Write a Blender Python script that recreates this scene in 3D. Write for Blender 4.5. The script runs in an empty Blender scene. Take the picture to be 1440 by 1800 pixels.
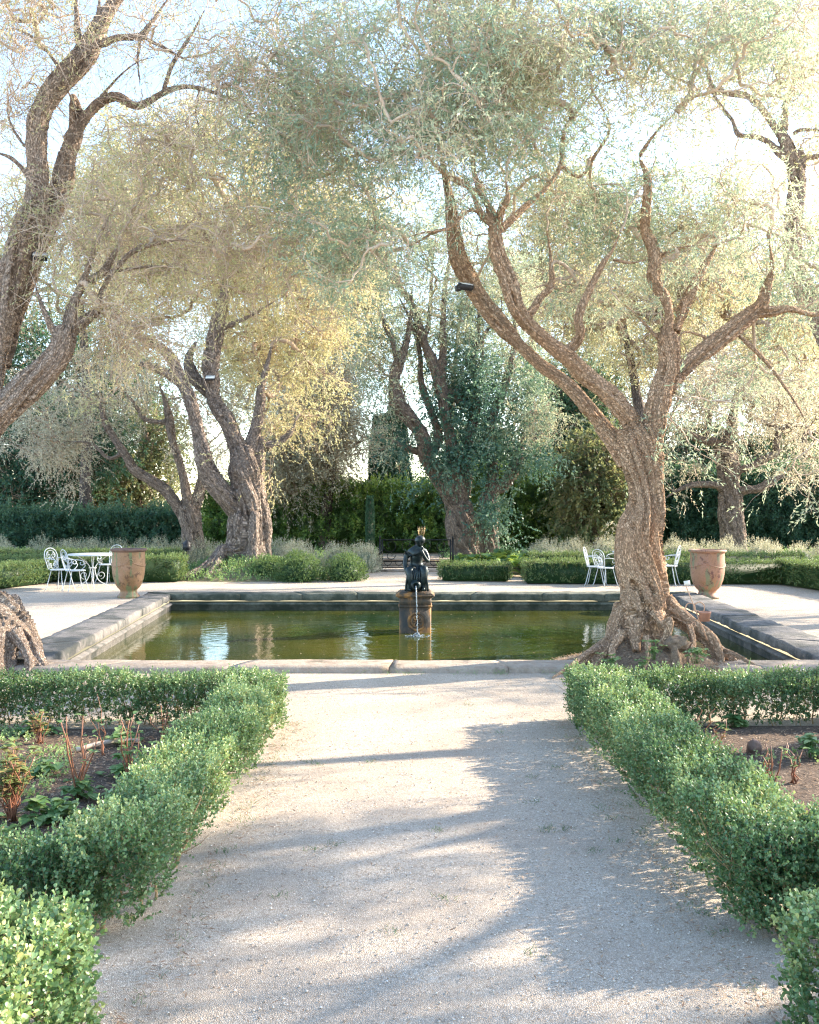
import bpy, bmesh, math, random
import numpy as np
from mathutils import Vector, kdtree
random.seed(7)
R = math.radians
scn = bpy.context.scene
COL = scn.collection

# ------------------------------------------------------------------ camera, world, sun, exposure
EYE, FOC, HOR, CXP = 1.75, 1750.0, 888.0, 720.0       # eye height, focal length and horizon of a 1440x1800 frame
cam = bpy.data.objects.new('camera', bpy.data.cameras.new('camera'))
COL.objects.link(cam); scn.camera = cam
cam.location = (0, 0, EYE); cam.rotation_euler = (R(90), 0, 0)
cam.data.sensor_fit = 'VERTICAL'; cam.data.sensor_height = 36; cam.data.lens = 35
cam.data.shift_y = (HOR-900)/1800.0
cam.data.clip_start = .05; cam.data.clip_end = 2000

SUN_EL, SUN_AZ = 25.0, 21.5                            # elevation; azimuth measured from +x towards +y
w = bpy.data.worlds.new('World'); scn.world = w; w.use_nodes = True
nt = w.node_tree; bg = nt.nodes['Background']
sky = nt.nodes.new('ShaderNodeTexSky'); sky.sky_type = 'NISHITA'; sky.sun_disc = False
sky.sun_elevation = R(SUN_EL); sky.sun_rotation = R(90-SUN_AZ); sky.dust_density = 0.5; sky.air_density = 1.0
nt.links.new(sky.outputs[0], bg.inputs[0]); bg.inputs[1].default_value = 0.128
sun = bpy.data.objects.new('sun', bpy.data.lights.new('sun', 'SUN')); COL.objects.link(sun)
sun.data.energy = 3.4; sun.data.angle = R(.6); sun.data.color = (1, .87, .70)
sd = Vector((math.cos(R(SUN_EL))*math.cos(R(SUN_AZ)), math.cos(R(SUN_EL))*math.sin(R(SUN_AZ)), math.sin(R(SUN_EL))))
sun.rotation_euler = sd.to_track_quat('Z', 'Y').to_euler()
scn.view_settings.view_transform = 'Standard'; scn.view_settings.look = 'None'
scn.view_settings.exposure = 2.38; scn.view_settings.gamma = 1
cy = scn.cycles
cy.max_bounces = 7; cy.diffuse_bounces = 4; cy.glossy_bounces = 3; cy.transmission_bounces = 4; cy.transparent_max_bounces = 8
cy.use_denoising = True
cy.denoising_prefilter = 'NONE'; cy.pixel_filter_type = 'BLACKMAN_HARRIS'; cy.filter_width = 1.25

# ------------------------------------------------------------------ placing
def G(px, py, z=0.0):                                  # a pixel of the photograph on the level z
    d = (EYE-z)*FOC/(py-HOR); return ((px-CXP)/FOC*d, d, z)
def P(px, py, d):                                      # a pixel at the depth d
    return ((px-CXP)/FOC*d, d, EYE+(HOR-py)/FOC*d)

# ------------------------------------------------------------------ noise
def _h(ix, iy, iz, s):
    n = (ix*374761393 + iy*668265263 + iz*2147483647 + s*974711) & 0xffffffff
    n = ((n ^ (n >> 13))*1274126177) & 0xffffffff
    n = ((n ^ (n >> 16))*2246822519) & 0xffffffff
    return ((n >> 8) & 0xffff)/32767.5 - 1
def vn(p, s=0):
    p = np.asarray(p, float); f = np.floor(p); t = p-f; i = f.astype(np.int64); t = t*t*(3-2*t)
    r = 0
    for a in (0, 1):
        wa = t[:, 0] if a else 1-t[:, 0]
        for b in (0, 1):
            wb = t[:, 1] if b else 1-t[:, 1]
            for c in (0, 1):
                wc = t[:, 2] if c else 1-t[:, 2]
                r = r + wa*wb*wc*_h(i[:, 0]+a, i[:, 1]+b, i[:, 2]+c, s)
    return r
def fb(p, s=0, o=3):
    p = np.asarray(p, float); r = 0; a = 1.0; t = 0
    for k in range(o): r = r+a*vn(p*(2**k), s+k*17); t += a; a *= .5
    return r/t
def nrm(v): return v/np.maximum(np.linalg.norm(v, axis=-1, keepdims=True), 1e-9)

# ------------------------------------------------------------------ mesh building
class MB:                                              # collects numpy geometry, links it as ONE mesh
    def __init__(s): s.V = []; s.F = []; s.n = 0; s.T = []
    def add(s, V, F, tint=None):
        V = np.asarray(V, float).reshape(-1, 3)
        Fs = F if isinstance(F, list) and len(F) and isinstance(F[0], np.ndarray) and F[0].ndim == 2 else [np.asarray(F)]
        for f in Fs:
            if len(f):
                s.F.append(np.asarray(f)+s.n)
                s.T.append(np.zeros(len(f)) if tint is None else (np.full(len(f), float(tint)) if np.isscalar(tint) else tint))
        s.V.append(V); s.n += len(V); return s
    def mesh(s, name, mat, smooth=False):
        me = bpy.data.meshes.new(name); V = np.concatenate(s.V)
        me.vertices.add(len(V)); me.vertices.foreach_set('co', V.ravel().astype(np.float32))
        nl = sum(f.size for f in s.F); nf = sum(len(f) for f in s.F)
        me.loops.add(nl); me.loops.foreach_set('vertex_index', np.concatenate([f.ravel() for f in s.F]).astype(np.int32))
        me.polygons.add(nf); st = []; o = 0
        for f in s.F: st.append(o+np.arange(len(f))*f.shape[1]); o += f.size
        me.polygons.foreach_set('loop_start', np.concatenate(st).astype(np.int32))
        me.update(calc_edges=True)
        a = me.attributes.new('tint', 'FLOAT', 'FACE'); a.data.foreach_set('value', np.concatenate(s.T).astype(np.float32))
        if smooth: me.polygons.foreach_set('use_smooth', np.ones(nf, bool))
        me.materials.append(mat); return me
    def build(s, name, mat, parent=None, smooth=False):
        o = bpy.data.objects.new(name, s.mesh(name, mat, smooth)); COL.objects.link(o)
        if parent is not None:
            o.parent = parent
            o.matrix_parent_inverse = Vector_inv(parent)
        return o
def Vector_inv(p):
    from mathutils import Matrix, Euler
    return (Matrix.Translation(p.location) @ p.rotation_euler.to_matrix().to_4x4()).inverted() if p.get('world_built') else Matrix.Identity(4)
def thing(name, label, cat, loc=(0, 0, 0), rz=0, group=None, world=False):
    o = bpy.data.objects.new(name, None); COL.objects.link(o); o.location = loc; o.rotation_euler = (0, 0, rz)
    o.empty_display_size = .2
    o['label'] = label; o['category'] = cat
    if group: o['group'] = group
    if world: o['world_built'] = True
    return o
def tag(o, label=None, cat=None, group=None, kind=None):
    if label: o['label'] = label
    if cat: o['category'] = cat
    if group: o['group'] = group
    if kind: o['kind'] = kind
    return o
def dup(root, loc, rz, label, scale=None):
    r = root.copy(); COL.objects.link(r); r.location = loc; r.rotation_euler = (0, 0, rz); r['label'] = label
    if scale: r.scale = (scale,)*3
    for ch in list(root.children):
        c = ch.copy(); COL.objects.link(c); c.parent = r
        for g in ch.children:
            e = g.copy(); COL.objects.link(e); e.parent = c
    return r
def box(x0, y0, z0, x1, y1, z1):
    V = np.array([(x0,y0,z0),(x1,y0,z0),(x1,y1,z0),(x0,y1,z0),(x0,y0,z1),(x1,y0,z1),(x1,y1,z1),(x0,y1,z1)], float)
    F = np.array([(0,3,2,1),(4,5,6,7),(0,1,5,4),(1,2,6,5),(2,3,7,6),(3,0,4,7)]); return V, F
def catmull(C, step):
    C = np.asarray(C, float)
    if len(C) == 2: C = np.array([C[0], (C[0]+C[1])/2, C[1]])
    Q = np.vstack([2*C[0]-C[1], C, 2*C[-1]-C[-2]]); out = []
    for i in range(1, len(Q)-2):
        p0, p1, p2, p3 = Q[i-1], Q[i], Q[i+1], Q[i+2]
        n = max(1, int(np.linalg.norm((p2-p1)[:3])/step))
        for k in range(n):
            t = k/n
            out.append(.5*((2*p1)+(-p0+p2)*t+(2*p0-5*p1+4*p2-p3)*t*t+(-p0+3*p1-3*p2+p3)*t**3))
    out.append(C[-1]); out = np.array(out)
    if out.shape[1] > 3: out[:, 3] = np.maximum(out[:, 3], .003)
    return out
def frames(pts):
    T = nrm(np.gradient(pts, axis=0)); N = np.zeros_like(T)
    r = np.array([0, 0, 1.]) if abs(T[0, 2]) < .9 else np.array([1., 0, 0])
    n = np.cross(T[0], r); n /= np.linalg.norm(n)
    for i in range(len(T)):
        n = n-T[i]*n.dot(T[i]); n /= max(np.linalg.norm(n), 1e-9); N[i] = n
    return T, N, np.cross(T, N)
def tube(pts, r, k=8, closed=False):                   # one polyline -> tube with end caps
    pts = np.asarray(pts, float); m = len(pts); r = np.full(m, r, float) if np.isscalar(r) else np.asarray(r, float)
    if closed: 
        T = nrm(np.roll(pts, -1, 0)-np.roll(pts, 1, 0)); ref = np.array([0.13, .21, .97]); 
        N = nrm(np.cross(T, ref)); B = np.cross(T, N)
    else: T, N, B = frames(pts)
    a = np.arange(k)*2*np.pi/k
    V = (pts[:, None]+r[:, None, None]*(np.cos(a)[None, :, None]*N[:, None]+np.sin(a)[None, :, None]*B[:, None])).reshape(-1, 3)
    i = np.arange(m if closed else m-1)[:, None]; j = np.arange(k)[None]; j2 = (j+1) % k; i2 = (i+1) % m
    F = np.stack([i*k+j, i2*k+j, i2*k+j2, i*k+j2], -1)[..., ::-1].reshape(-1, 4)
    if closed: return V, F
    V = np.vstack([V, pts[0], pts[-1]]); n = m*k
    jj = np.arange(k); j3 = (jj+1) % k
    c1 = np.stack([np.full(k, n), jj, j3], -1)[:, ::-1]; c2 = np.stack([np.full(k, n+1), (m-1)*k+j3, (m-1)*k+jj], -1)[:, ::-1]
    return V, [F, c1, c2]
def tubes(Pt, Rd, k=4):                                # many polylines (n,m,3) with radii (n,m)
    n, m, _ = Pt.shape
    T = nrm(np.gradient(Pt, axis=1)); ref = np.where(np.abs(T[:, :1, 2:3]) < .8, np.array([0, 0, 1.]), np.array([1., 0, 0]))
    N = nrm(np.cross(T, np.broadcast_to(ref, T.shape))); B = np.cross(T, N); a = np.arange(k)*2*np.pi/k
    V = Pt[:, :, None]+Rd[:, :, None, None]*(np.cos(a)[:, None]*N[:, :, None]+np.sin(a)[:, None]*B[:, :, None])
    b = (np.arange(n)*m*k)[:, None, None]; i = np.arange(m-1)[None, :, None]; j = np.arange(k)[None, None]; j2 = (j+1) % k
    F = np.stack([b+i*k+j, b+(i+1)*k+j, b+(i+1)*k+j2, b+i*k+j2], -1)[..., ::-1].reshape(-1, 4)
    return V.reshape(-1, 3), F
def lathe(prof, k=48, cap=True):
    prof = np.asarray(prof, float); m = len(prof); a = np.arange(k)*2*np.pi/k
    V = np.stack([prof[:, 0, None]*np.cos(a), prof[:, 0, None]*np.sin(a), np.repeat(prof[:, 1, None], k, 1)], -1).reshape(-1, 3)
    i = np.arange(m-1)[:, None]; j = np.arange(k)[None]; j2 = (j+1) % k
    F = np.stack([i*k+j, i*k+j2, (i+1)*k+j2, (i+1)*k+j], -1).reshape(-1, 4)
    return V, F
def xf(V, loc=(0, 0, 0), rz=0, s=1):
    c, n = math.cos(rz), math.sin(rz); M = np.array([[c, -n, 0], [n, c, 0], [0, 0, 1]])
    return (np.asarray(V)*s) @ M.T+np.array(loc)

# ------------------------------------------------------------------ materials
def newmat(name):
    m = bpy.data.materials.new(name); m.use_nodes = True; nt = m.node_tree
    return m, nt, nt.nodes['Principled BSDF'], nt.nodes['Material Output']
def N(nt, typ, **kw):
    n = nt.nodes.new(typ)
    for k, v in kw.items():
        if k.startswith('i_'):
            key = k[2:]; key = int(key) if key.isdigit() else key
            n.inputs[key].default_value = v
        else: setattr(n, k, v)
    return n
def L(nt, a, b): nt.links.new(a, b)
def ramp(nt, stops, src):
    r = nt.nodes.new('ShaderNodeValToRGB'); e = r.color_ramp.elements
    while len(e) < len(stops): e.new(.5)
    for k, (p, c) in enumerate(stops): e[k].position = p; e[k].color = (*c, 1) if len(c) == 3 else c
    L(nt, src, r.inputs[0]); return r
def mixc(nt, f, a, b, mode='MIX'):
    m = nt.nodes.new('ShaderNodeMix'); m.data_type = 'RGBA'; m.blend_type = mode
    for s, v in ((m.inputs[0], f), (m.inputs[6], a), (m.inputs[7], b)):
        if hasattr(v, 'is_output'): L(nt, v, s)
        else: s.default_value = v if not isinstance(v, tuple) or len(v) == 4 else (*v, 1)
    return m.outputs[2]
def noise(nt, scale, detail=4, rough=.55, vec=None, dist=0):
    n = nt.nodes.new('ShaderNodeTexNoise'); n.inputs['Scale'].default_value = scale; n.inputs['Detail'].default_value = detail
    n.inputs['Roughness'].default_value = rough; n.inputs['Distortion'].default_value = dist
    if vec is not None: L(nt, vec, n.inputs['Vector'])
    return n
def objco(nt, sc=(1, 1, 1), world=True):
    g = nt.nodes.new('ShaderNodeNewGeometry') if world else nt.nodes.new('ShaderNodeTexCoord')
    m = nt.nodes.new('ShaderNodeMapping'); m.inputs['Scale'].default_value = sc
    L(nt, g.outputs['Position'] if world else g.outputs['Object'], m.inputs[0]); return m.outputs[0]
def bump(nt, bs, h, strength, dist):
    b = nt.nodes.new('ShaderNodeBump'); b.inputs['Strength'].default_value = strength; b.inputs['Distance'].default_value = dist
    L(nt, h, b.inputs['Height']); L(nt, b.outputs[0], bs.inputs['Normal']); return b

def leafmat(name, stops, trans, tf=.45, rough=.5, spec=.35):
    m, nt, bs, out = newmat(name)
    at = N(nt, 'ShaderNodeAttribute', attribute_name='tint')
    c = ramp(nt, stops, at.outputs['Fac'])
    L(nt, c.outputs[0], bs.inputs['Base Color']); bs.inputs['Roughness'].default_value = rough
    bs.inputs['Specular IOR Level'].default_value = spec
    t = nt.nodes.new('ShaderNodeBsdfTranslucent'); tc = mixc(nt, .6, c.outputs[0], trans)
    L(nt, tc, t.inputs[0]); mx = nt.nodes.new('ShaderNodeMixShader'); mx.inputs[0].default_value = tf
    L(nt, bs.outputs[0], mx.inputs[1]); L(nt, t.outputs[0], mx.inputs[2]); L(nt, mx.outputs[0], out.inputs[0])
    return m
def barkmat(name, base, dark, light, blotch=.55, attr=True, sc=1.0):
    m, nt, bs, out = newmat(name)
    if attr:
        at = N(nt, 'ShaderNodeAttribute', attribute_name='bco'); mp = nt.nodes.new('ShaderNodeMapping')
        mp.inputs['Scale'].default_value = (sc, sc, sc*.42); L(nt, at.outputs['Vector'], mp.inputs[0]); v = mp.outputs[0]
        mp2 = nt.nodes.new('ShaderNodeMapping'); mp2.inputs['Scale'].default_value = (sc, sc, sc*.7); L(nt, at.outputs['Vector'], mp2.inputs[0]); v2 = mp2.outputs[0]
    else: v = objco(nt, (sc, sc, sc*.3)); v2 = objco(nt, (sc, sc, sc*.7))
    n1 = noise(nt, 40, 7, .75, v); n2 = noise(nt, 4.2, 5, .62, v2, .4); n3 = noise(nt, 1.4, 3, .5, v2)
    vo = nt.nodes.new('ShaderNodeTexVoronoi'); vo.feature = 'DISTANCE_TO_EDGE'; vo.inputs['Scale'].default_value = 55; vo.inputs['Randomness'].default_value = 1
    L(nt, v, vo.inputs['Vector'])
    dv = nt.nodes.new('ShaderNodeVectorMath'); dv.operation = 'MULTIPLY_ADD'; L(nt, n1.outputs['Color'], dv.inputs[0]); dv.inputs[1].default_value = (.05, .05, .05); L(nt, v, dv.inputs[2]); L(nt, dv.outputs[0], vo.inputs['Vector'])
    crack = ramp(nt, [(0, (.35,)*3), (.10, (.85,)*3), (.25, (1, 1, 1))], vo.outputs['Distance'])
    c0 = mixc(nt, ramp(nt, [(.35, (0,)*3), (.7, (1,)*3)], n3.outputs['Fac']).outputs[0], base, light)
    c1 = mixc(nt, ramp(nt, [(.36, (0,)*3), (.56, (1,)*3)], n1.outputs['Fac']).outputs[0], dark, c0)
    fac = ramp(nt, [(blotch, (0,)*3), (blotch+.07, (.9,)*3)], n2.outputs['Fac'])
    c2 = mixc(nt, fac.outputs[0], c1, tuple(x*.5 for x in dark))
    c3 = mixc(nt, crack.outputs[0], tuple(x*.7 for x in dark), c2)
    L(nt, c3, bs.inputs['Base Color']); bs.inputs['Roughness'].default_value = .85; bs.inputs['Specular IOR Level'].default_value = .2
    ad = N(nt, 'ShaderNodeMath', operation='ADD'); L(nt, crack.outputs[0], ad.inputs[0]); L(nt, n1.outputs['Fac'], ad.inputs[1])
    bump(nt, bs, ad.outputs[0], 1.0, .03)
    return m
def plain(name, col, rough=.6, metal=0, var=.15, scale=12, bmp=.15, spec=.4):
    m, nt, bs, out = newmat(name); n = noise(nt, scale, 5, .6, objco(nt))
    c = ramp(nt, [(.3, tuple(x*(1-var) for x in col)), (.7, tuple(min(1, x*(1+var)) for x in col))], n.outputs['Fac'])
    L(nt, c.outputs[0], bs.inputs['Base Color']); bs.inputs['Roughness'].default_value = rough; bs.inputs['Metallic'].default_value = metal
    bs.inputs['Specular IOR Level'].default_value = spec
    if bmp: bump(nt, bs, n.outputs['Fac'], bmp, .01)
    return m
M = {}
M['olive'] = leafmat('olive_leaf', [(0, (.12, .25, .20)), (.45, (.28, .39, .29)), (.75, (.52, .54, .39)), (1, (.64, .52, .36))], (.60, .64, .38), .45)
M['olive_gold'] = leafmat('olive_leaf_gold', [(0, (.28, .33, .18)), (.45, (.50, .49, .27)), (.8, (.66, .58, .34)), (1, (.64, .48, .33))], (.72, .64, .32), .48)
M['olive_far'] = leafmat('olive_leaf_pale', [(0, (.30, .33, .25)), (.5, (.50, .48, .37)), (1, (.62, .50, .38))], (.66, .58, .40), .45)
M['ivy'] = leafmat('ivy_leaf', [(0, (.03, .09, .075)), (.5, (.07, .17, .13)), (1, (.24, .31, .22))], (.22, .36, .20), .35, .4, .5)
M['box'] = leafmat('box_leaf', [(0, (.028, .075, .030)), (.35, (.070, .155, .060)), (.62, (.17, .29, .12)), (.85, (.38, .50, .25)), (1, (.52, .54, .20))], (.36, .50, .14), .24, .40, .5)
M['boxfar'] = leafmat('trimmed_box_leaf', [(0, (.02, .055, .02)), (.5, (.055, .12, .045)), (1, (.20, .28, .11))], (.28, .38, .08), .3, .5, .3)
M['bark_bg'] = barkmat('background_bark', (.20, .155, .13), (.07, .055, .045), (.27, .22, .185), .6, attr=False, sc=.4)
M['laurel'] = leafmat('laurel_leaf', [(0, (.03, .08, .03)), (.45, (.065, .15, .05)), (.75, (.24, .38, .09)), (1, (.42, .50, .14))], (.45, .55, .08), .38, .35, .5)
M['darktree'] = leafmat('dark_tree_leaf', [(0, (.025, .07, .045)), (.6, (.05, .125, .08)), (1, (.11, .18, .10))], (.20, .34, .14), .35, .5, .3)
M['mixtree'] = leafmat('mixed_tree_leaf', [(0, (.07, .12, .07)), (.6, (.15, .20, .11)), (1, (.30, .27, .13))], (.42, .42, .16), .4, .5, .3)
M['grey'] = leafmat('grey_shrub_leaf', [(0, (.17, .21, .14)), (.5, (.36, .38, .27)), (1, (.60, .55, .40))], (.62, .58, .38), .4)
M['herb'] = leafmat('weed_leaf', [(0, (.06, .15, .05)), (.5, (.17, .30, .11)), (1, (.42, .50, .24))], (.40, .52, .15), .35, .4)
M['redcane'] = plain('red_cane', (.30, .13, .075), .5, var=.4)
M['dry'] = leafmat('dry_leaf', [(0, (.22, .12, .07)), (.5, (.40, .27, .17)), (1, (.56, .43, .30))], (.5, .35, .2), .2)
M['rosy'] = leafmat('young_rose_leaf', [(0, (.12, .20, .07)), (.55, (.22, .28, .10)), (.8, (.34, .24, .10)), (1, (.40, .20, .09))], (.4, .36, .1), .3)
M['bark_near'] = barkmat('olive_bark_near', (.88, .57, .36), (.56, .33, .20), (.90, .68, .48), .65)
M['bark_dark'] = barkmat('olive_bark_lichen', (.70, .52, .40), (.32, .22, .16), (.76, .62, .50), .58)
M['bark_grey'] = barkmat('olive_bark_grey', (.37, .295, .245), (.15, .115, .095), (.52, .42, .35), .62, sc=.5)
M['bark_far'] = barkmat('olive_bark_far', (.36, .28, .23), (.15, .115, .095), (.50, .39, .32), .60, sc=.5)
M['twig'] = plain('olive_twig', (.54, .42, .32), .8, var=.4, scale=3, bmp=0)
M['twig_far'] = plain('far_twig', (.34, .25, .18), .8, var=.35, scale=2, bmp=0)
M['boxstem'] = plain('box_stem', (.36, .24, .12), .8, var=.35, scale=20)
# ------------------------------------------------------------------ foliage
def perp(d, rng):
    r = nrm(rng.normal(size=d.shape)); return nrm(r-d*(r*d).sum(-1, keepdims=True))
def leaf_quads(base, d, n, ln, wd, tint, fold=False, mb=None):
    s = nrm(np.cross(d, n)); ln = ln[:, None]; wd = wd[:, None]; k = len(base)
    if not fold:
        V = np.stack([base, base+d*ln*.45+s*wd, base+d*ln, base+d*ln*.45-s*wd], 1).reshape(-1, 3)
        F = np.arange(k*4).reshape(-1, 4); mb.add(V, F, tint)
    else:
        up = n*wd*.45
        V = np.stack([base, base+d*ln*.30+s*wd*.85+up, base+d*ln*.72+s*wd*.85+up, base+d*ln, base+d*ln*.72-s*wd*.85+up, base+d*ln*.30-s*wd*.85+up], 1).reshape(-1, 3)
        b = (np.arange(k)*6)[:, None]
        F = np.concatenate([b+np.array([0, 1, 2, 3]), b+np.array([0, 3, 4, 5])]); mb.add(V, F, np.concatenate([tint, tint]))
def sprigs(mb, o, d, L_, nl, ln, wd, rng, tint=None, ang=.7, droop=0.0, fold=False, stem=None, stemr=.0015, taper=.35):
    n = len(o); s = (np.arange(nl)+.6)/nl
    t = np.repeat(s[None], n, 0)+rng.uniform(-.3, .3, (n, nl))/nl
    L_ = np.broadcast_to(np.asarray(L_, float), (n,)) if np.ndim(L_) else np.full(n, float(L_))
    Ls = L_*rng.uniform(.7, 1.25, n)
    dr = np.array([0, 0, -1.])*droop
    pos = o[:, None]+d[:, None]*(t*Ls[:, None])[..., None]+dr*((t**2)*Ls[:, None])[..., None]
    dd = nrm(d[:, None]+2*dr*t[..., None])
    a = perp(d, rng); b = np.cross(d, a)
    ph = (np.arange(nl)*2.4)[None]+rng.uniform(0, 6.3, (n, 1))+rng.uniform(-.4, .4, (n, nl))
    side = np.cos(ph)[..., None]*a[:, None]+np.sin(ph)[..., None]*b[:, None]
    an = rng.normal(ang, .22, (n, nl)); an = np.where(t > .85, an*.4, an)
    ld = nrm(dd*np.cos(an)[..., None]+side*np.sin(an)[..., None]).reshape(-1, 3)
    nm = nrm(dd.reshape(-1, 3)*.8-ld*.3+rng.normal(size=(n*nl, 3))*.35)
    sz = rng.uniform(.65, 1.2, (n, nl))*(1-taper*t); sz = sz.ravel()
    tt = rng.uniform(0, 1, n)*.45 if tint is None else tint
    tn = np.clip(tt[:, None]+rng.uniform(0, .5, (n, nl))+.12*(t-.5), 0, 1).ravel()
    leaf_quads(pos.reshape(-1, 3), ld, nm, ln*sz, wd*sz, tn, fold, mb)
    if stem is not None:
        u = np.array([0, .5, 1.]); Pt = o[:, None]+d[:, None]*(u[None]*Ls[:, None])[..., None]+dr*((u**2)[None]*Ls[:, None])[..., None]
        Vt, Ft = tubes(Pt, np.broadcast_to(np.array([1, .8, .4])*stemr, (n, 3)), 3); stem.add(Vt, Ft, .6)

# ------------------------------------------------------------------ woody bodies: union of tubes, voxel fused, fluted
def resamp(limbs, step, wob=.22, seed=0):
    out = []
    for k, C in enumerate(limbs):
        S = catmull(C, step); s = np.cumsum(np.r_[0, np.linalg.norm(np.diff(S[:, :3], axis=0), axis=1)])
        for a in range(3):
            q = np.stack([s*2.2, np.full_like(s, a*7.3), np.full_like(s, k*3.1)], 1)
            S[:, a] += vn(q, seed+5)*np.minimum(S[:, 3]*wob, .012+S[:, 3]*.06)*np.minimum(1, s/.3)
        q = np.stack([s*3.5, np.full_like(s, 31.3), np.full_like(s, k*3.1)], 1); S[:, 3] *= 1+.10*vn(q, seed+9)
        out.append(S)
    return out
def woody(name, limbs, mat, parent, voxel=.02, flute=.16, holes=.1, seed=0, step=None, twist=1.5, extra=None):
    step = step or voxel*2.2
    Ls = resamp(limbs, step, seed=seed); mb = MB()
    for S in Ls: mb.add(*tube(S[:, :3], S[:, 3], 14))
    if extra:
        for V, F in extra: mb.add(V, F)
    me0 = mb.mesh(name+'_src', mat); o = bpy.data.objects.new(name, me0); COL.objects.link(o)
    md = o.modifiers.new('r', 'REMESH'); md.mode = 'VOXEL'; md.voxel_size = voxel
    sm = o.modifiers.new('s', 'SMOOTH'); sm.iterations = 4; sm.factor = .5
    dg = bpy.context.evaluated_depsgraph_get(); dg.update()
    me = bpy.data.meshes.new_from_object(o.evaluated_get(dg)); o.modifiers.clear(); o.data = me; bpy.data.meshes.remove(me0); me.name = name
    n = len(me.vertices); V = np.zeros(n*3, np.float32); me.vertices.foreach_get('co', V); V = V.reshape(-1, 3).astype(float)
    Nn = np.zeros(n*3, np.float32); me.vertices.foreach_get('normal', Nn); Nn = Nn.reshape(-1, 3).astype(float)
    tot = sum(len(S) for S in Ls); kd = kdtree.KDTree(tot); sk = []; i = 0
    for S in Ls:
        T, A, B = frames(S[:, :3]); s = np.cumsum(np.r_[0, np.linalg.norm(np.diff(S[:, :3], axis=0), axis=1)])
        for j in range(len(S)): kd.insert(S[j, :3], i); i += 1
        sk.append(np.hstack([S[:, :4], A, B, s[:, None], T]))
    kd.balance(); sk = np.vstack(sk)
    skr = sk[:, 3]; idx = np.empty(n, int)
    for q, v in enumerate(V):
        c = kd.find_n(v, 14); idx[q] = min(c, key=lambda e: abs(e[2]-skr[e[1]]) if len(Ls) > 1 else e[2])[1]
    K = sk[idx]
    dv = V-K[:, :3]; ca = (dv*K[:, 4:7]).sum(1); sa = (dv*K[:, 7:10]).sum(1); rr = np.maximum(np.hypot(ca, sa), 1e-4)
    ss = K[:, 10]+(dv*K[:, 11:14]).sum(1); r = K[:, 3]
    th = np.arctan2(sa, ca)+ss*twist*.5; c, sn = np.cos(th), np.sin(th)
    q = np.stack([c*3.0, sn*3.0, ss*.45], 1); f1 = fb(q, seed+1, 2)
    q = np.stack([c*6.5, sn*6.5, ss*1.1], 1); f2 = vn(q, seed+2)
    q = np.stack([c*r*20, sn*r*20, ss*9], 1); f3 = fb(q, seed+3, 2)
    f1 = -np.abs(f1)*2+.5
    dsp = r*flute*(f1*1.1+f2*.35)+np.minimum(r*.12, .012)*f3
    q = np.stack([c*r*16, sn*r*16, ss*3.2], 1); h = vn(q, seed+4)
    dsp -= np.minimum(holes*r*4, .07)*np.clip((h-.55)/.08, 0, 1)
    V = V+Nn*dsp[:, None]
    me.vertices.foreach_set('co', V.ravel().astype(np.float32))
    at = me.attributes.new('bco', 'FLOAT_VECTOR', 'POINT')
    at.data.foreach_set('vector', np.stack([c*r, sn*r, ss], 1).ravel().astype(np.float32))
    me.polygons.foreach_set('use_smooth', np.ones(len(me.polygons), bool)); me.update()
    if len(me.materials) == 0: me.materials.append(mat)
    if parent is not None: o.parent = parent; o.matrix_parent_inverse = Vector_inv(parent)
    return o, Ls

# ------------------------------------------------------------------ branching towards a cloud of targets
def grow(Ls, targets, seed=0, rtip=.004, expo=.45, maxr=.05, kpath=7, bend=.3, tmin=.35, drop=0.0):
    rng = np.random.default_rng(seed)
    nodes = []; dirs = []; par = []
    for S in Ls:
        T = frames(S[:, :3])[0]; k0 = int(len(S)*tmin)
        for j in range(k0, len(S), 3): nodes.append(S[j, :3]); dirs.append(T[j]); par.append(-1)
    nodes = list(nodes); base = np.array(nodes)
    t = np.asarray(targets); d = np.array([np.min(np.linalg.norm(base-x, axis=1)) for x in t])
    t = t[np.argsort(d+rng.uniform(0, .3, len(d)))]
    paths = []; pstart = []
    nodeload = [0]*len(nodes); owner = [(-1, 0)]*len(nodes)
    arr = np.zeros((len(nodes)+len(t)*kpath, 3)); arr[:len(nodes)] = base; cnt = len(nodes); dr = np.zeros_like(arr); dr[:cnt] = np.array(dirs)
    par = np.full(len(arr), -1)
    for x in t:
        dd = x-arr[:cnt]; dist = np.linalg.norm(dd, axis=1)
        cosb = (dd*dr[:cnt]).sum(1)/np.maximum(dist, 1e-6)
        q = int(np.argmin(dist*(1.25-.35*cosb))); Ld = dist[q]
        if Ld < .04: continue
        ctl = arr[q]+dr[q]*Ld*.45*(1 if Ld > .1 else .3)+rng.normal(size=3)*Ld*bend*.35+np.array([0, 0, Ld*.10])
        u = np.linspace(0, 1, kpath)[:, None]; pth = (1-u)**2*arr[q]+2*u*(1-u)*ctl+u*u*x
        pth[1:-1] += rng.normal(size=(kpath-2, 3))*Ld*.035
        T = nrm(np.gradient(pth, axis=0)); ids = [q]
        for j in range(1, kpath):
            arr[cnt] = pth[j]; dr[cnt] = T[j]; par[cnt] = ids[-1]; ids.append(cnt); cnt += 1
        paths.append(ids)
    load = np.zeros(cnt)
    for ids in paths: load[ids[-1]] += 1
    for i in range(cnt-1, -1, -1):
        if par[i] >= 0: load[par[i]] += load[i]
    nb = len(base)
    Pt = np.array([arr[i] for i in paths]); Rd = np.zeros((len(paths), kpath))
    for k, ids in enumerate(paths):
        lo = load[ids]; lo[0] = lo[1]; Rd[k] = np.minimum(rtip*np.maximum(lo, .5)**expo, maxr)
    Rd[:, -1] = np.minimum(Rd[:, -1], np.maximum(rtip*.7, Rd[:, -1]))
    return Pt, Rd
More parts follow.
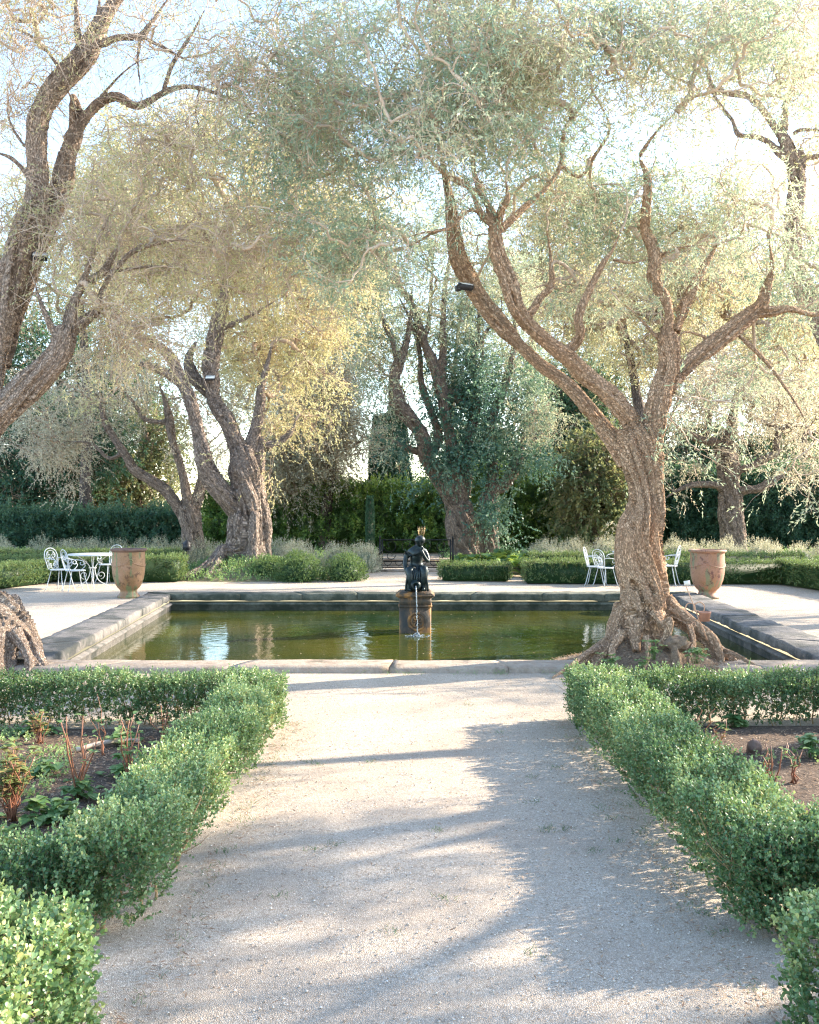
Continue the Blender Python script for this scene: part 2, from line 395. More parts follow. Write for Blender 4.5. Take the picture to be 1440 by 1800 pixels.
def blobs(bl, d0, seed=0, scale=1.0):
    rng = np.random.default_rng(seed); out = []
    for (px, py, dd, rx, ry, rd, n) in bl:
        n = max(1, int(n*scale)); u = nrm(rng.normal(size=(n, 3)))*(rng.uniform(0, 1, (n, 1))**(1/2.2))
        m_ = max(1, n//4); cc = u[:m_]; k_ = rng.integers(0, m_, n); g_ = rng.normal(size=(n, 3)); sg = np.array([.26*d0/11/(rx*d0/FOC), .26*d0/11/max(rd, .1), .18*d0/11/(ry*d0/FOC)]); sg = np.minimum(sg*(1 if d0 < 20 else .75), .3)
        u = cc[k_]+g_*sg
        for a in u:
            d = d0+dd+a[1]*rd; out.append(P(px+a[0]*rx*d0/d, py+a[2]*ry*d0/d, d))
    return np.array(out)
def crown(tips, tipdir, mat, parent, seed, ns=12, L_=.26, nl=10, ln=.055, wd=.008, spread=.16, ntw=3, twl=.35, twr=.0028, droop=.25, twmat=None, name='crown', tw=None, up=.1, tintb=0.0, gaps=.25, ang=.55):
    rng = np.random.default_rng(seed); n = len(tips)
    keep = vn(tips*1.1, seed+3) > -1+gaps*1.2
    idx = np.repeat(np.arange(n), ntw)
    o = tips[idx]+rng.normal(size=(len(idx), 3))*spread*.3
    d = nrm(tipdir[idx]*.6+rng.normal(size=(len(idx), 3))*.8+np.array([0, 0, up])); Lw = twl*rng.uniform(.5, 1.3, len(idx))
    u = np.linspace(0, 1, 5); cv = rng.normal(size=(len(idx), 3))*.20
    Pt = o[:, None]+(d[:, None]*u[None, :, None]+(cv[:, None]+np.array([0, 0, -droop]))*(u**2)[None, :, None])*Lw[:, None, None]
    Pt += rng.normal(size=Pt.shape)*.03*Lw[:, None, None]
    own = tw is None; tw = tw or MB()
    tw.add(*tubes(Pt, np.broadcast_to(np.array([1, .9, .75, .6, .35])*twr, Pt.shape[:2]), 3), .5)
    mb = MB(); k2 = keep[idx]; Pt = Pt[k2]; d = d[k2]
    m = len(Pt); per = max(1, round(ns/ntw)); ii = np.repeat(np.arange(m), per)
    uu = rng.uniform(0, 1, len(ii))**.7; f = uu*4; i0 = np.minimum(f.astype(int), 3); fr = (f-i0)[:, None]
    oo = Pt[ii, i0]*(1-fr)+Pt[ii, i0+1]*fr+rng.normal(size=(len(ii), 3))*spread*.25
    sd_ = nrm(d[ii]*.5+rng.normal(size=(len(ii), 3))*.75+np.array([0, 0, up-droop]))
    clump = np.clip(fb(oo*1.3, seed+8, 2)*1.5+.45, 0, 1); tt = np.clip(clump*.8+rng.uniform(-.12, .25, len(ii))+tintb-.05, 0, 1)
    sprigs(mb, oo, sd_, L_, nl, ln, wd, rng, tint=tt*.75, ang=ang, droop=droop, stem=None)
    ob = mb.build(name, mat, parent)
    return ob
def rdir(Pt): return nrm(Pt[:, -1]-Pt[:, -2])

def olive(name, label, limbs, bl, d0, bark, leaf, seed, voxel, ns, ln, wd, group, branch=True, rtip=.004, maxr=.05, twr=.0028, tscale=1.0, thin=None, L_=.26, nl=10, twl=.35, ntw=3, spread=.16, flute=.2, rscale=.92, twmat=None, tintb=0, bend=.3, gaps=.25, droop=.25, base=None, world_targets=None, tmin=.35):
    base = base or tuple(limbs[0][0][:3])
    limbs = [[(*q[:3], q[3]*rscale) for q in C] for C in limbs]
    rt_ = np.random.default_rng(seed+77); tips_ = []
    for C in limbs:
        if C[-1][2] > 1.6 and C[-1][3] < .16:
            a_, b_ = np.array(C[-2][:3]), np.array(C[-1][:3]); u_ = (b_-a_)/max(np.linalg.norm(b_-a_), 1e-6); sc_ = d0/11 if d0 < 20 else 1.8
            for k_ in range(7): f_ = rt_.uniform(.15, 1.0)*sc_; tips_.append(b_+u_*f_*.8+rt_.normal(size=3)*.22*sc_*np.array([1, 1, .7]))
            C[-1] = (*C[-1][:3], C[-1][3]*.42); C[-2] = (*C[-2][:3], C[-2][3]*.80)
    world_targets = np.array(tips_) if tips_ else None
    root = thing(name, label, 'tree', (base[0], base[1], 0), world=True, group=group)
    o, Ls = woody('trunk', limbs, M[bark], root, voxel, seed=seed, flute=flute)
    th = []
    if thin:
        for C in thin:
            S = resamp([C], .06, wob=.5, seed=seed+3)[0]; th.append(S)
    T = blobs(bl, d0, seed, tscale)
    if world_targets is not None: T = np.vstack([T, world_targets]) if len(T) else world_targets
    skl = [S for S in Ls[0:]]+th
    Pt, Rd = grow(skl, T, seed, rtip, .42, maxr, bend=bend, tmin=tmin)
    tw = MB()
    for S in th: tw.add(*tube(S[:, :3], S[:, 3], 8), .5)
    big = Rd.max(1) > .012
    if big.any(): tw.add(*tubes(Pt[big], Rd[big], 7), .5)
    if (~big).any(): tw.add(*tubes(Pt[~big], Rd[~big], 4), .5)
    cr = crown(Pt[:, -1], rdir(Pt), M[leaf], root, seed, ns=ns, ln=ln, wd=wd, twr=twr, L_=L_, nl=nl, twl=twl, ntw=ntw, spread=spread, tw=tw, tintb=tintb, gaps=gaps, droop=droop)
    tw.build('branches', M[twmat or 'twig'], root, smooth=True)
    return root, cr

# ------------------------------------------------------------------ hedges
def surf_pts(A, B, wdt, h, dens, rng, ends=(True, True), z0=.03, jit=.05, bulge=.04, seed=0, lowcut=0.0):
    A = np.array(A, float); B = np.array(B, float); Lg = np.linalg.norm(B-A); t = (B-A)/Lg; s = np.array([t[1], -t[0]])
    out = []; hw = wdt/2
    def put(u, v, z, n): out.append((u, v, z, n))
    n = int(Lg*wdt*dens); u = rng.uniform(0, Lg, n); v = rng.uniform(-hw, hw, n); put(u, v, np.full(n, h), np.tile([0, 0, 1.], (n, 1)))
    for sg in (1, -1):
        n = int(Lg*h*dens); u = rng.uniform(0, Lg, n); z = z0+(h-z0)*rng.uniform(0, 1, n)**.9
        put(u, np.full(n, sg*hw), z, np.tile([s[0]*sg, s[1]*sg, 0.], (n, 1)))
    for e, (uu, sg) in zip(ends, ((0, -1), (Lg, 1))):
        if e:
            n = int(wdt*h*dens); v = rng.uniform(-hw, hw, n); z = rng.uniform(z0, h, n)
            put(np.full(n, uu), v, z, np.tile([t[0]*sg, t[1]*sg, 0.], (n, 1)))
    U = np.concatenate([o[0] for o in out]); Vv = np.concatenate([o[1] for o in out]); Z = np.concatenate([o[2] for o in out]); Nn = np.concatenate([o[3] for o in out])
    XY = A[None]+U[:, None]*t+Vv[:, None]*s; Pn = np.column_stack([XY, Z])
    b = fb(Pn*2.6, seed, 2)*bulge*1.4+fb(Pn*9, seed+4, 2)*bulge*1.1
    rnd = np.clip((Z/h-.8)/.2, 0, 1)*np.clip((np.abs(Vv)/hw-.7)/.3, 0, 1)   # rounded shoulders
    Pn = Pn+Nn*(b-rnd*.03)[:, None]-Nn*(rng.uniform(0, 1, len(Pn))**1.6*jit)[:, None]
    return Pn, Nn
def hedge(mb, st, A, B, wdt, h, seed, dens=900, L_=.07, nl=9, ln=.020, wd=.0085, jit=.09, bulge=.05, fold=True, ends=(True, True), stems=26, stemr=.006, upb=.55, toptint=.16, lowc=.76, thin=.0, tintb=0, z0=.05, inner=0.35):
    rng = np.random.default_rng(seed)
    Pn, Nn = surf_pts(A, B, wdt, h, dens, rng, ends, jit=jit, bulge=bulge, seed=seed, z0=z0)
    low = np.clip(1-Pn[:, 2]/h, 0, 1); keep = rng.uniform(0, 1, len(Pn)) > thin*(.4+low)+np.clip(low-lowc, 0, 1)*2.2
    keep &= vn(Pn*7, seed+6) > -.72+.5*thin+low*.2
    Pn, Nn = Pn[keep], Nn[keep]
    d = nrm(Nn*.75+np.array([0, 0, upb])+rng.normal(size=Nn.shape)*.38)
    cl = fb(Pn*3, seed+9, 2)*.5+.5
    tt = np.clip((cl-.5)*1.2+.34+rng.uniform(-.18, .34, len(Pn))-.08+tintb+np.where(Nn[:, 2] > .5, toptint, 0), 0, .8)*.8  # toptint lightens upward-facing leaves, painting a sunlit top into the colour
    sprigs(mb, Pn-d*L_*.45, d, L_, nl, ln, wd, rng, tint=tt, ang=.85, fold=fold, stem=st, stemr=.0011)
    A = np.array(A, float); B = np.array(B, float); Lg = np.linalg.norm(B-A); t = (B-A)/Lg; s = np.array([t[1], -t[0]])
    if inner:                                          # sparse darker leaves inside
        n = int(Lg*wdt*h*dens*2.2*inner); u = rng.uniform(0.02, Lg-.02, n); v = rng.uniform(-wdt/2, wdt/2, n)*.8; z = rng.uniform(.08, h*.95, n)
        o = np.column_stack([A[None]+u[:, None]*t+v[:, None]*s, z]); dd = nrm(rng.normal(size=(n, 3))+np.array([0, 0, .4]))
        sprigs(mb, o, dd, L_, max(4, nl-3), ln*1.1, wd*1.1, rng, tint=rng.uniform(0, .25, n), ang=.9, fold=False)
    if st is not None and stems:
        n = int(Lg*stems); u = rng.uniform(0, Lg, n); v = rng.uniform(-wdt*.3, wdt*.3, n); p0 = np.column_stack([A[None]+u[:, None]*t+v[:, None]*s, np.full(n, -.02)])
        ou = np.column_stack([np.clip(rng.normal(size=(n, 1)), -.8, .8)*t*.5+np.clip(rng.normal(size=(n, 1)), -1.1, 1.1)*s*.7, np.zeros(n)])
        uu = np.linspace(0, 1, 6); hh = h*rng.uniform(.6, .98, n)
        Pt = p0[:, None]+np.array([0, 0, 1.])*(uu[None]*hh[:, None])[..., None]+ou[:, None]*(.17*wdt/.45*uu**1.4)[None, :, None]+rng.normal(size=(n, 6, 3))*.012
        rs = stemr*rng.uniform(.35, 1.3, n); st.add(*tubes(Pt, rs[:, None]*np.linspace(1, .35, 6)[None], 5), .5)
        ii = np.repeat(np.arange(n), 4); kk = rng.integers(1, 4, len(ii)); q0 = Pt[ii, kk]
        dd = nrm(np.column_stack([rng.normal(size=(len(ii), 2)), rng.uniform(.3, 1.3, len(ii))])); Lq = rng.uniform(.08, .2, len(ii))*h/.45
        q = q0[:, None]+dd[:, None]*(np.array([0, .35, .7, 1.])[None]*Lq[:, None])[..., None]+rng.normal(size=(len(ii), 4, 3))*.008
        q[:, 0] = q0; st.add(*tubes(q, np.broadcast_to(np.array([1, .8, .6, .3])*stemr*.4, q.shape[:2]), 3), .5)
def core(mb, A, B, wdt, h, ins):
    A = np.array(A, float); B = np.array(B, float); t = (B-A)/np.linalg.norm(B-A); s = np.array([t[1], -t[0]]); hw = wdt/2-ins
    a = A+t*ins; b = B-t*ins; V = []
    for z in (0.02, h-ins):
        for p, g in ((a, -1), (b, -1), (b, 1), (a, 1)): V.append((*(p+s*hw*g), z))
    F = [(0, 3, 2, 1), (4, 5, 6, 7), (0, 1, 5, 4), (1, 2, 6, 5), (2, 3, 7, 6), (3, 0, 4, 7)]; mb.add(V, np.array(F), .0)
def shrub(mb, c, r, h, seed, dens=500, L_=.1, nl=8, ln=.03, wd=.01, upb=.5, fold=False, tintb=0, stem=None, irregular=.25):
    rng = np.random.default_rng(seed); n = int(dens*2*np.pi*r*h*.8); u = nrm(rng.normal(size=(n, 3))); u[:, 2] = np.abs(u[:, 2])
    k = 1+irregular*fb(u*2.2+seed, seed, 2); dep = 1-rng.uniform(0, 1, n)**1.5*.4
    p = np.column_stack([c[0]+u[:, 0]*r*k*dep, c[1]+u[:, 1]*r*k*dep, c[2]+u[:, 2]*h*k*dep])
    d = nrm(u*.8+np.array([0, 0, upb])+rng.normal(size=u.shape)*.3)
    sprigs(mb, p-d*L_*.4, d, L_, nl, ln, wd, rng, tint=np.clip(fb(p*2, seed, 2)*.4+.35+tintb+rng.uniform(-.1, .2, n), 0, .8)*.8, ang=.8, fold=fold, stem=stem, stemr=.002)
# ================================================================== THE SETTING
# gravel material
def gravelmat():
    m, nt, bs, out = newmat('pale_gravel'); v = objco(nt)
    vo = N(nt, 'ShaderNodeTexVoronoi', i_Scale=135.0); L(nt, v, vo.inputs['Vector'])
    vd = N(nt, 'ShaderNodeTexVoronoi', i_Scale=135.0); vd.feature = 'DISTANCE_TO_EDGE'; L(nt, v, vd.inputs['Vector'])
    n1 = noise(nt, 1.1, 5, .6, v, .3); n2 = noise(nt, 14, 5, .7, v)
    st = ramp(nt, [(0, (.25, .185, .135)), (.16, (.50, .40, .30)), (.5, (.60, .505, .40)), (.85, (.74, .645, .53)), (1, (.46, .34, .24))], vo.outputs['Color'])
    c = mixc(nt, ramp(nt, [(.38, (0,)*3), (.72, (.75,)*3)], n1.outputs['Fac']).outputs[0], st.outputs[0], (.46, .365, .28))
    c = mixc(nt, ramp(nt, [(.56, (0,)*3), (.72, (.7,)*3)], n2.outputs['Fac']).outputs[0], c, (.33, .26, .20))
    ed = ramp(nt, [(0, (.55,)*3), (.14, (1,)*3)], vd.outputs['Distance'])
    c = mixc(nt, 1.0, c, ed.outputs[0], 'MULTIPLY')
    L(nt, c, bs.inputs['Base Color']); bs.inputs['Roughness'].default_value = .9; bs.inputs['Specular IOR Level'].default_value = .15
    ad = N(nt, 'ShaderNodeMath', operation='MULTIPLY_ADD'); L(nt, n2.outputs['Fac'], ad.inputs[0]); ad.inputs[1].default_value = 1.6
    mn = ramp(nt, [(0, (0,)*3), (.35, (1,)*3)], vd.outputs['Distance']); L(nt, mn.outputs[0], ad.inputs[2])
    bump(nt, bs, ad.outputs[0], .6, .005); return m
M['gravel'] = gravelmat()
def soilmat(name, a, b, c_, sc=30):
    m, nt, bs, out = newmat(name); v = objco(nt); n1 = noise(nt, sc, 6, .75, v); n2 = noise(nt, 2.2, 4, .6, v)
    c0 = ramp(nt, [(.3, a), (.5, b), (.7, c_)], n1.outputs['Fac'])
    c = mixc(nt, ramp(nt, [(.4, (0,)*3), (.65, (.6,)*3)], n2.outputs['Fac']).outputs[0], c0.outputs[0], b)
    L(nt, c, bs.inputs['Base Color']); bs.inputs['Roughness'].default_value = .95; bump(nt, bs, n1.outputs['Fac'], 1, .03); return m
M['mulch'] = soilmat('bark_mulch_soil', (.035, .025, .018), (.105, .07, .048), (.25, .175, .12))
M['earth'] = soilmat('garden_earth', (.08, .07, .04), (.17, .15, .08), (.28, .24, .14), 12)
M['mound'] = soilmat('dry_mound_earth', (.10, .07, .045), (.26, .18, .12), (.42, .31, .21), 30)
def stonemat(name, base, light, moss, mossamt):
    m, nt, bs, out = newmat(name); v = objco(nt); n1 = noise(nt, 9, 7, .7, v, .5); n2 = noise(nt, 2.0, 5, .65, v); n3 = noise(nt, 55, 4, .7, v)
    c = ramp(nt, [(.3, base), (.7, light)], n1.outputs['Fac']); c = mixc(nt, ramp(nt, [(mossamt, (0,)*3), (mossamt+.12, (.9,)*3)], n2.outputs['Fac']).outputs[0], c.outputs[0], moss)
    c = mixc(nt, ramp(nt, [(.6, (0,)*3), (.7, (.6,)*3)], n3.outputs['Fac']).outputs[0], c, tuple(x*.4 for x in base))
    L(nt, c, bs.inputs['Base Color']); bs.inputs['Roughness'].default_value = .9
    a = N(nt, 'ShaderNodeMath', operation='ADD'); L(nt, n1.outputs['Fac'], a.inputs[0]); L(nt, n3.outputs['Fac'], a.inputs[1]); bump(nt, bs, a.outputs[0], .8, .015); return m
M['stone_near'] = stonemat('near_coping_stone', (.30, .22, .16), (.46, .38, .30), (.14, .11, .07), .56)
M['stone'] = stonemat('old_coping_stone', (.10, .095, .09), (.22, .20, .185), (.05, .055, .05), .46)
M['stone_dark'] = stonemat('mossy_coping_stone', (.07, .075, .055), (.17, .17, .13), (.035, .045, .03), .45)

# pool corners (inner edge): near-left, near-right, far-right, far-left
CZ = .07
nl_, nr_ = G(88, 1158, CZ), G(1452, 1162, CZ); fl_, fr_ = G(297, 1047, CZ), G(1180, 1047, CZ)
yn, yf = 10.83, 18.55
def at_y(a, b, y): t = (y-a[1])/(b[1]-a[1]); return a[0]+(b[0]-a[0])*t
Lx = lambda y: at_y(nl_, fl_, y); Rx = lambda y: at_y(nr_, fr_, y)
PI_ = [(Lx(yn), yn), (Rx(yn), yn), (Rx(yf), yf), (Lx(yf), yf)]
CW = .50
PO = [(Lx(yn)-CW-.05, yn-.46), (Rx(yn)+CW+.1, yn-.46), (Rx(yf)+CW+.1, yf+CW), (Lx(yf)-CW-.05, yf+CW)]
# ground: a fine sheet near, a coarse one to the horizon, with the pool left open
def ground():
    mb = MB(); X = 400.
    xs = [-X, -60, -20]+list(np.linspace(-8, 8, 65))+[20, 60, X]; H_ = []
    def grid(x0, x1, y0, y1, nx, ny):
        xx, yy = np.meshgrid(np.linspace(x0, x1, nx+1), np.linspace(y0, y1, ny+1)); z = .018*fb(np.column_stack([xx.ravel()*.8, yy.ravel()*.8, yy.ravel()*0]), 3, 3)
        edge = np.minimum.reduce([(xx-x0).ravel(), (x1-xx).ravel(), (yy-y0).ravel(), (y1-yy).ravel()]); z *= np.clip(edge/.4, 0, 1)
        V = np.column_stack([xx.ravel(), yy.ravel(), z]); i = np.arange(nx)[None]; j = np.arange(ny)[:, None]; a = j*(nx+1)+i
        mb.add(V, np.stack([a, a+1, a+nx+2, a+nx+1], -1).reshape(-1, 4))
    y0 = PO[0][1]; y1 = PO[2][1]
    grid(-8, 8, -4, y0, 160, 140)
    q = lambda pts: mb.add([(x, y, 0) for x, y in pts], np.array([[0, 1, 2, 3]]))
    q([(-X, -X), (X, -X), (X, -4), (-X, -4)]); q([(-X, -4), (-8, -4), (-8, y0), (-X, y0)]); q([(8, -4), (X, -4), (X, y0), (8, y0)])
    q([(-X, y0), PO[0], PO[3], (-X, y1)]); q([PO[1], (X, y0), (X, y1), PO[2]]); q([(-X, y1), (X, y1), (X, 900), (-X, 900)])
    o = mb.build('ground', M['gravel'], smooth=False); tag(o, 'pale crushed gravel ground of the garden', kind='structure')
ground()
# far lawn/earth beyond the terrace
def sheet(name, pts, z, mat, label):
    mb = MB(); mb.add([(x, y, z) for x, y in pts], np.array([list(range(len(pts)))])); return tag(mb.build(name, mat), label, kind='structure')
sheet('planting_soil', [(-200, 27.2), (-1.0, 27.2), (-1.0, 42), (200, 42), (200, 800), (-200, 800)], .004, M['earth'], 'dark earth under the far shrubs and trees on the left')
sheet('planting_soil', [(1.1, 27.2), (200, 27.2), (200, 41.9), (1.1, 41.9)], .004, M['earth'], 'dark earth under the far shrubs on the right')
sheet('flower_bed', [(-7, 4.2), (-1.42, 4.2), (-1.4, 7.7), (-7, 7.7)], .022, M['mulch'], 'mulched bed of roses inside the left box hedge')
sheet('flower_bed', [(1.72, 4.3), (7, 4.3), (7, 7.8), (1.72, 7.8)], .022, M['mulch'], 'mulched bed inside the right box hedge')

# pool: water, walls, coping
def watermat():
    m, nt, bs, out = newmat('green_pond_water'); v = objco(nt); n0 = noise(nt, .5, 3, .5, v)
    c = ramp(nt, [(.35, (.016, .036, .006)), (.65, (.075, .075, .010))], n0.outputs['Fac'])
    L(nt, c.outputs[0], bs.inputs['Base Color']); bs.inputs['Roughness'].default_value = .03; bs.inputs['IOR'].default_value = 1.65; bs.inputs['Specular IOR Level'].default_value = .55
    g = nt.nodes.new('ShaderNodeNewGeometry'); fx, fy, _ = G(733, 1119, -.2)
    sub = N(nt, 'ShaderNodeVectorMath', operation='SUBTRACT'); L(nt, g.outputs['Position'], sub.inputs[0]); sub.inputs[1].default_value = (fx, fy, -.2)
    ln = N(nt, 'ShaderNodeVectorMath', operation='LENGTH'); L(nt, sub.outputs[0], ln.inputs[0])
    nd = noise(nt, 1.3, 2, .5, v); ds = N(nt, 'ShaderNodeMath', operation='MULTIPLY_ADD'); L(nt, nd.outputs['Fac'], ds.inputs[0]); ds.inputs[1].default_value = 1.1; L(nt, ln.outputs['Value'], ds.inputs[2])
    ml = N(nt, 'ShaderNodeMath', operation='MULTIPLY'); L(nt, ds.outputs[0], ml.inputs[0]); ml.inputs[1].default_value = 19
    sn = N(nt, 'ShaderNodeMath', operation='SINE'); L(nt, ml.outputs[0], sn.inputs[0])
    fo = N(nt, 'ShaderNodeMapRange'); L(nt, ln.outputs['Value'], fo.inputs[0]); fo.inputs[1].default_value = .1; fo.inputs[2].default_value = 4.6; fo.inputs[3].default_value = .7; fo.inputs[4].default_value = .06
    s2 = N(nt, 'ShaderNodeMath', operation='MULTIPLY'); L(nt, sn.outputs[0], s2.inputs[0]); L(nt, fo.outputs[0], s2.inputs[1])
    nn = noise(nt, 5.5, 3, .6, objco(nt, (1, 1.6, 1))); n3 = N(nt, 'ShaderNodeMath', operation='MULTIPLY_ADD'); L(nt, nn.outputs['Fac'], n3.inputs[0]); n3.inputs[1].default_value = 1.5; L(nt, s2.outputs[0], n3.inputs[2])
    bump(nt, bs, n3.outputs[0], .14, .010); return m
M['water'] = watermat()
WZ = -.20
mb = MB(); mb.add([(PI_[0][0]-.1, yn-.1, WZ), (PI_[1][0]+.1, yn-.1, WZ), (PI_[2][0]+.1, yf+.1, WZ), (PI_[3][0]-.1, yf+.1, WZ)], np.array([[0, 1, 2, 3]]))
tag(mb.build('water', M['water']), 'green murky pond water rippled by the fountain jet', kind='structure')
pool = thing('pond_basin', 'rectangular stone pond basin with worn coping around the green water', 'pond basin', (0, yn, 0), world=True)
def coping(a, b, ao, bo, z, mat, seed, drop=.9, hi=.0):  # one run of coping stones, inner edge a-b and outer edge ao-bo
    rng = np.random.default_rng(seed); a, b, ao, bo = map(np.array, (a, b, ao, bo)); Lg = np.linalg.norm(b-a); n = max(1, int(Lg/1.15)); cuts = np.r_[0, np.sort((np.arange(1, n)+rng.uniform(-.2, .2, n-1))/n), 1]
    mb = MB()
    for k in range(n):
        g = .004/Lg; t0, t1 = cuts[k]+g, cuts[k+1]-g; m = 16; u = np.linspace(t0, t1, m+1)
        zt = z+hi+rng.uniform(-.006, .006); prof = [(-.02, -.03), (-.035, -.015), (-.03, zt-.025), (-.005, zt-.004), (.03, zt), (.3, zt+.004), (.7, zt), (.95, zt-.006), (.99, zt-.03), (1.0, -.06)]
        w_ = np.linalg.norm(ao-a); V = []
        for uu in u:
            I = a+(b-a)*uu; O = ao+(bo-ao)*uu
            for (s, zz) in prof:
                p = I+(O-I)*s; V.append((p[0], p[1], zz))
        V = np.array(V); d = fb(V*4.5, seed, 3); V[:, 2] += d*(.010 if seed == 3 else .02); V[:, :2] += (fb(V*3+9, seed+1, 3)*(.014 if seed == 3 else .035))[:, None]*np.array([(ao-a)/w_])
        kx = len(prof); i = np.arange(m)[:, None]; j = np.arange(kx-1)[None]; F = np.stack([i*kx+j, (i+1)*kx+j, (i+1)*kx+j+1, i*kx+j+1], -1).reshape(-1, 4)
        mb.add(V, [F, np.array([list(range(kx))]), np.array([[m*kx+q for q in range(kx)][::-1]])])
    return mb
def wall_under(a, b, inn, mat, name):
    a = np.array(a); b = np.array(b); inn = np.array(inn); mb = MB()
    pr = [(0.02, -.035), (0.05, -.045), (.05, -.065), (.0, -.075), (.0, -.10), (.035, -.115), (.035, -.9)]; V = []
    for p in (a, b):
        for s, z in pr: q = p-inn*(.04-s)*1.0+inn*0; V.append((p[0]-inn[0]*(s-.07), p[1]-inn[1]*(s-.07), z))
    k = len(pr); mb.add(V, np.array([[j, j+1, k+j+1, k+j] for j in range(k-1)])); return mb.build(name, M[mat], pool)
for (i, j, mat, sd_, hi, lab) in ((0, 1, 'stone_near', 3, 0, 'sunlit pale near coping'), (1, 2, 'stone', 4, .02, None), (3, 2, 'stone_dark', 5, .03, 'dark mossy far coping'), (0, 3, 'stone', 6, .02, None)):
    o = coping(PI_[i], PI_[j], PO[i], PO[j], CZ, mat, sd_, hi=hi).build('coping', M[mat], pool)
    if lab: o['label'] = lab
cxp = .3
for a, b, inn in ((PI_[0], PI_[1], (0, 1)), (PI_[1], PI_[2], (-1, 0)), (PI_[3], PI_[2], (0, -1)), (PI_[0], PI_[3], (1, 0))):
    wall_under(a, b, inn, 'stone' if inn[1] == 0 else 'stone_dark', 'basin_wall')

# ================================================================== TREES
def px(pts, d):                                        # (x, y, radius_px, depth offset) -> world control points
    out = []
    for q in pts:
        x, y, r = q[:3]; dd = d+(q[3] if len(q) > 3 else 0); p = P(x, y, dd); out.append((*p, r*dd/FOC))
    return out
OLV = 'ancient olive trees around the pond'
# --- the large olive by the near coping, right
D = 11.0
hero = [
 px([(1136,1175,56),(1135,1130,52),(1133,1085,49),(1131,1040,44),(1127,1000,41),(1126,960,43),(1127,925,42),(1132,890,36),(1134,850,33),(1131,810,36),(1126,775,38),(1120,750,32)], D),
 px([(1118,780,28),(1112,745,24,-.05),(1090,712,21,-.1),(1063,682,20,-.15),(1028,655,21,-.2),(1000,628,20,-.3),(975,610,17,-.35),(950,590,16,-.4),(922,563,17,-.5),(903,532,18,-.6),(893,495,19,-.65),(878,450,17,-.7),(870,410,18,-.7),(862,385,16,-.7)], D),
 px([(1104,815,24,.1),(1086,785,22,.15),(1058,750,18,.25),(1026,708,15,.3),(990,668,15,.35),(950,640,15,.4),(912,606,16,.4),(878,566,18,.4),(850,530,19,.45),(825,490,20,.5),(803,450,20,.5),(797,405,15,.5),(792,360,12,.5),(780,300,8,.5),(765,230,5,.5)], D),
 px([(1138,790,30),(1150,750,28),(1158,715,27),(1168,680,26),(1177,650,24),(1178,618,22),(1172,590,26),(1171,578,24)], D),
 px([(1165,690,24),(1190,658,21,.05),(1215,634,20,.1),(1250,608,20,.15),(1290,578,19,.2),(1318,556,18,.3),(1340,535,15,.3),(1350,500,11,.3),(1358,470,8,.3),(1352,420,5,.3)], D),
 px([(1330,550,14,.3),(1362,548,12,.35),(1388,543,8,.4),(1440,552,6,.5),(1500,520,4,.6)], D),
 px([(1165,600,16),(1176,560,13,-.05),(1170,525,12,-.1),(1150,495,14,-.1),(1151,466,15,-.1),(1148,435,13,-.1),(1134,400,12,-.1),(1137,350,12,-.1),(1137,310,11,-.1),(1124,280,8,-.1)], D),
 px([(1188,585,14,.1),(1196,562,12,.15),(1205,528,13,.2),(1230,482,10,.25),(1250,448,8,.3),(1262,422,7,.3)], D),
 px([(990,622,14,-.3),(1012,605,14,-.3),(1022,585,12,-.35),(1019,555,10,-.4),(1036,508,8,-.4),(1058,465,7,-.4),(1078,437,5,-.4),(1096,395,4,-.4)], D),
 px([(915,565,10,-.4),(935,548,11,-.2),(950,524,9,-.1),(970,500,8,0),(968,450,6,0),(960,400,5,0)], D),
 px([(868,395,14,-.7),(845,375,9,-.7),(830,335,8,-.75),(795,312,8,-.8),(760,285,6,-.9),(748,262,5,-.9)], D),
 px([(872,390,12,-.7),(857,360,9,-.65),(840,325,8,-.6),(832,280,6,-.6),(850,215,5,-.6)], D),
 px([(874,395,12,-.7),(880,372,10,-.8),(892,350,9,-.9),(890,320,5,-.9)], D),
 px([(876,405,12,-.7),(895,390,9,-.6),(925,362,8,-.4),(960,330,6,-.3),(985,290,6,-.2),(993,228,5,-.2),(1027,182,4,-.2),(1070,123,3,-.2)], D),
 # roots
 px([(1165,1060,26),(1190,1082,22,-.1),(1222,1104,18,-.2),(1250,1128,17,-.3),(1262,1160,15,-.35),(1258,1190,12,-.4)], D),
 px([(1225,1108,14,-.2),(1258,1138,11,-.15),(1285,1160,9,-.2),(1312,1182,7,-.3)], D),
 px([(1100,1070,24),(1082,1105,20,-.1),(1072,1128,16,-.2),(1050,1142,12,-.3),(1025,1160,11,-.5),(990,1185,6,-.7)], D),
 px([(1072,1128,13,-.2),(1060,1150,9,-.4),(1045,1168,8,-.5),(1040,1192,6,-.6)], D),
 px([(1120,1090,20,-.3),(1116,1120,14,-.4),(1118,1145,9,-.5)], D),
 px([(1150,1080,18,-.3),(1165,1100,10,-.45),(1178,1090,9,-.5),(1172,1118,8,-.5),(1160,1135,6,-.5)], D),
 px([(1095,1110,10,-.4),(1075,1145,8,-.6),(1082,1175,6,-.7)], D),
 px([(1210,1100,9,-.3),(1218,1130,7,-.5),(1210,1160,5,-.65),(1222,1185,4,-.75)], D),
 px([(1262,1140,8,-.3),(1290,1150,6,-.4),(1330,1172,4,-.5),(1350,1190,3,-.5)], D),
 px([(1060,1138,8,-.3),(1030,1150,6,-.6),(1005,1170,5,-.8),(970,1192,3,-.95)], D),
 px([(1135,1120,9,-.5),(1140,1150,6,-.7),(1130,1180,4,-.85)], D),
 px([(1140,1130,22,.5),(1180,1150,14,.9),(1250,1165,8,1.2)], D),
]
hero = [hero[0]]+[[(*q[:3], q[3]*(.84 if q[2] > 1.5 else .92)) for q in C] for C in hero[1:]]
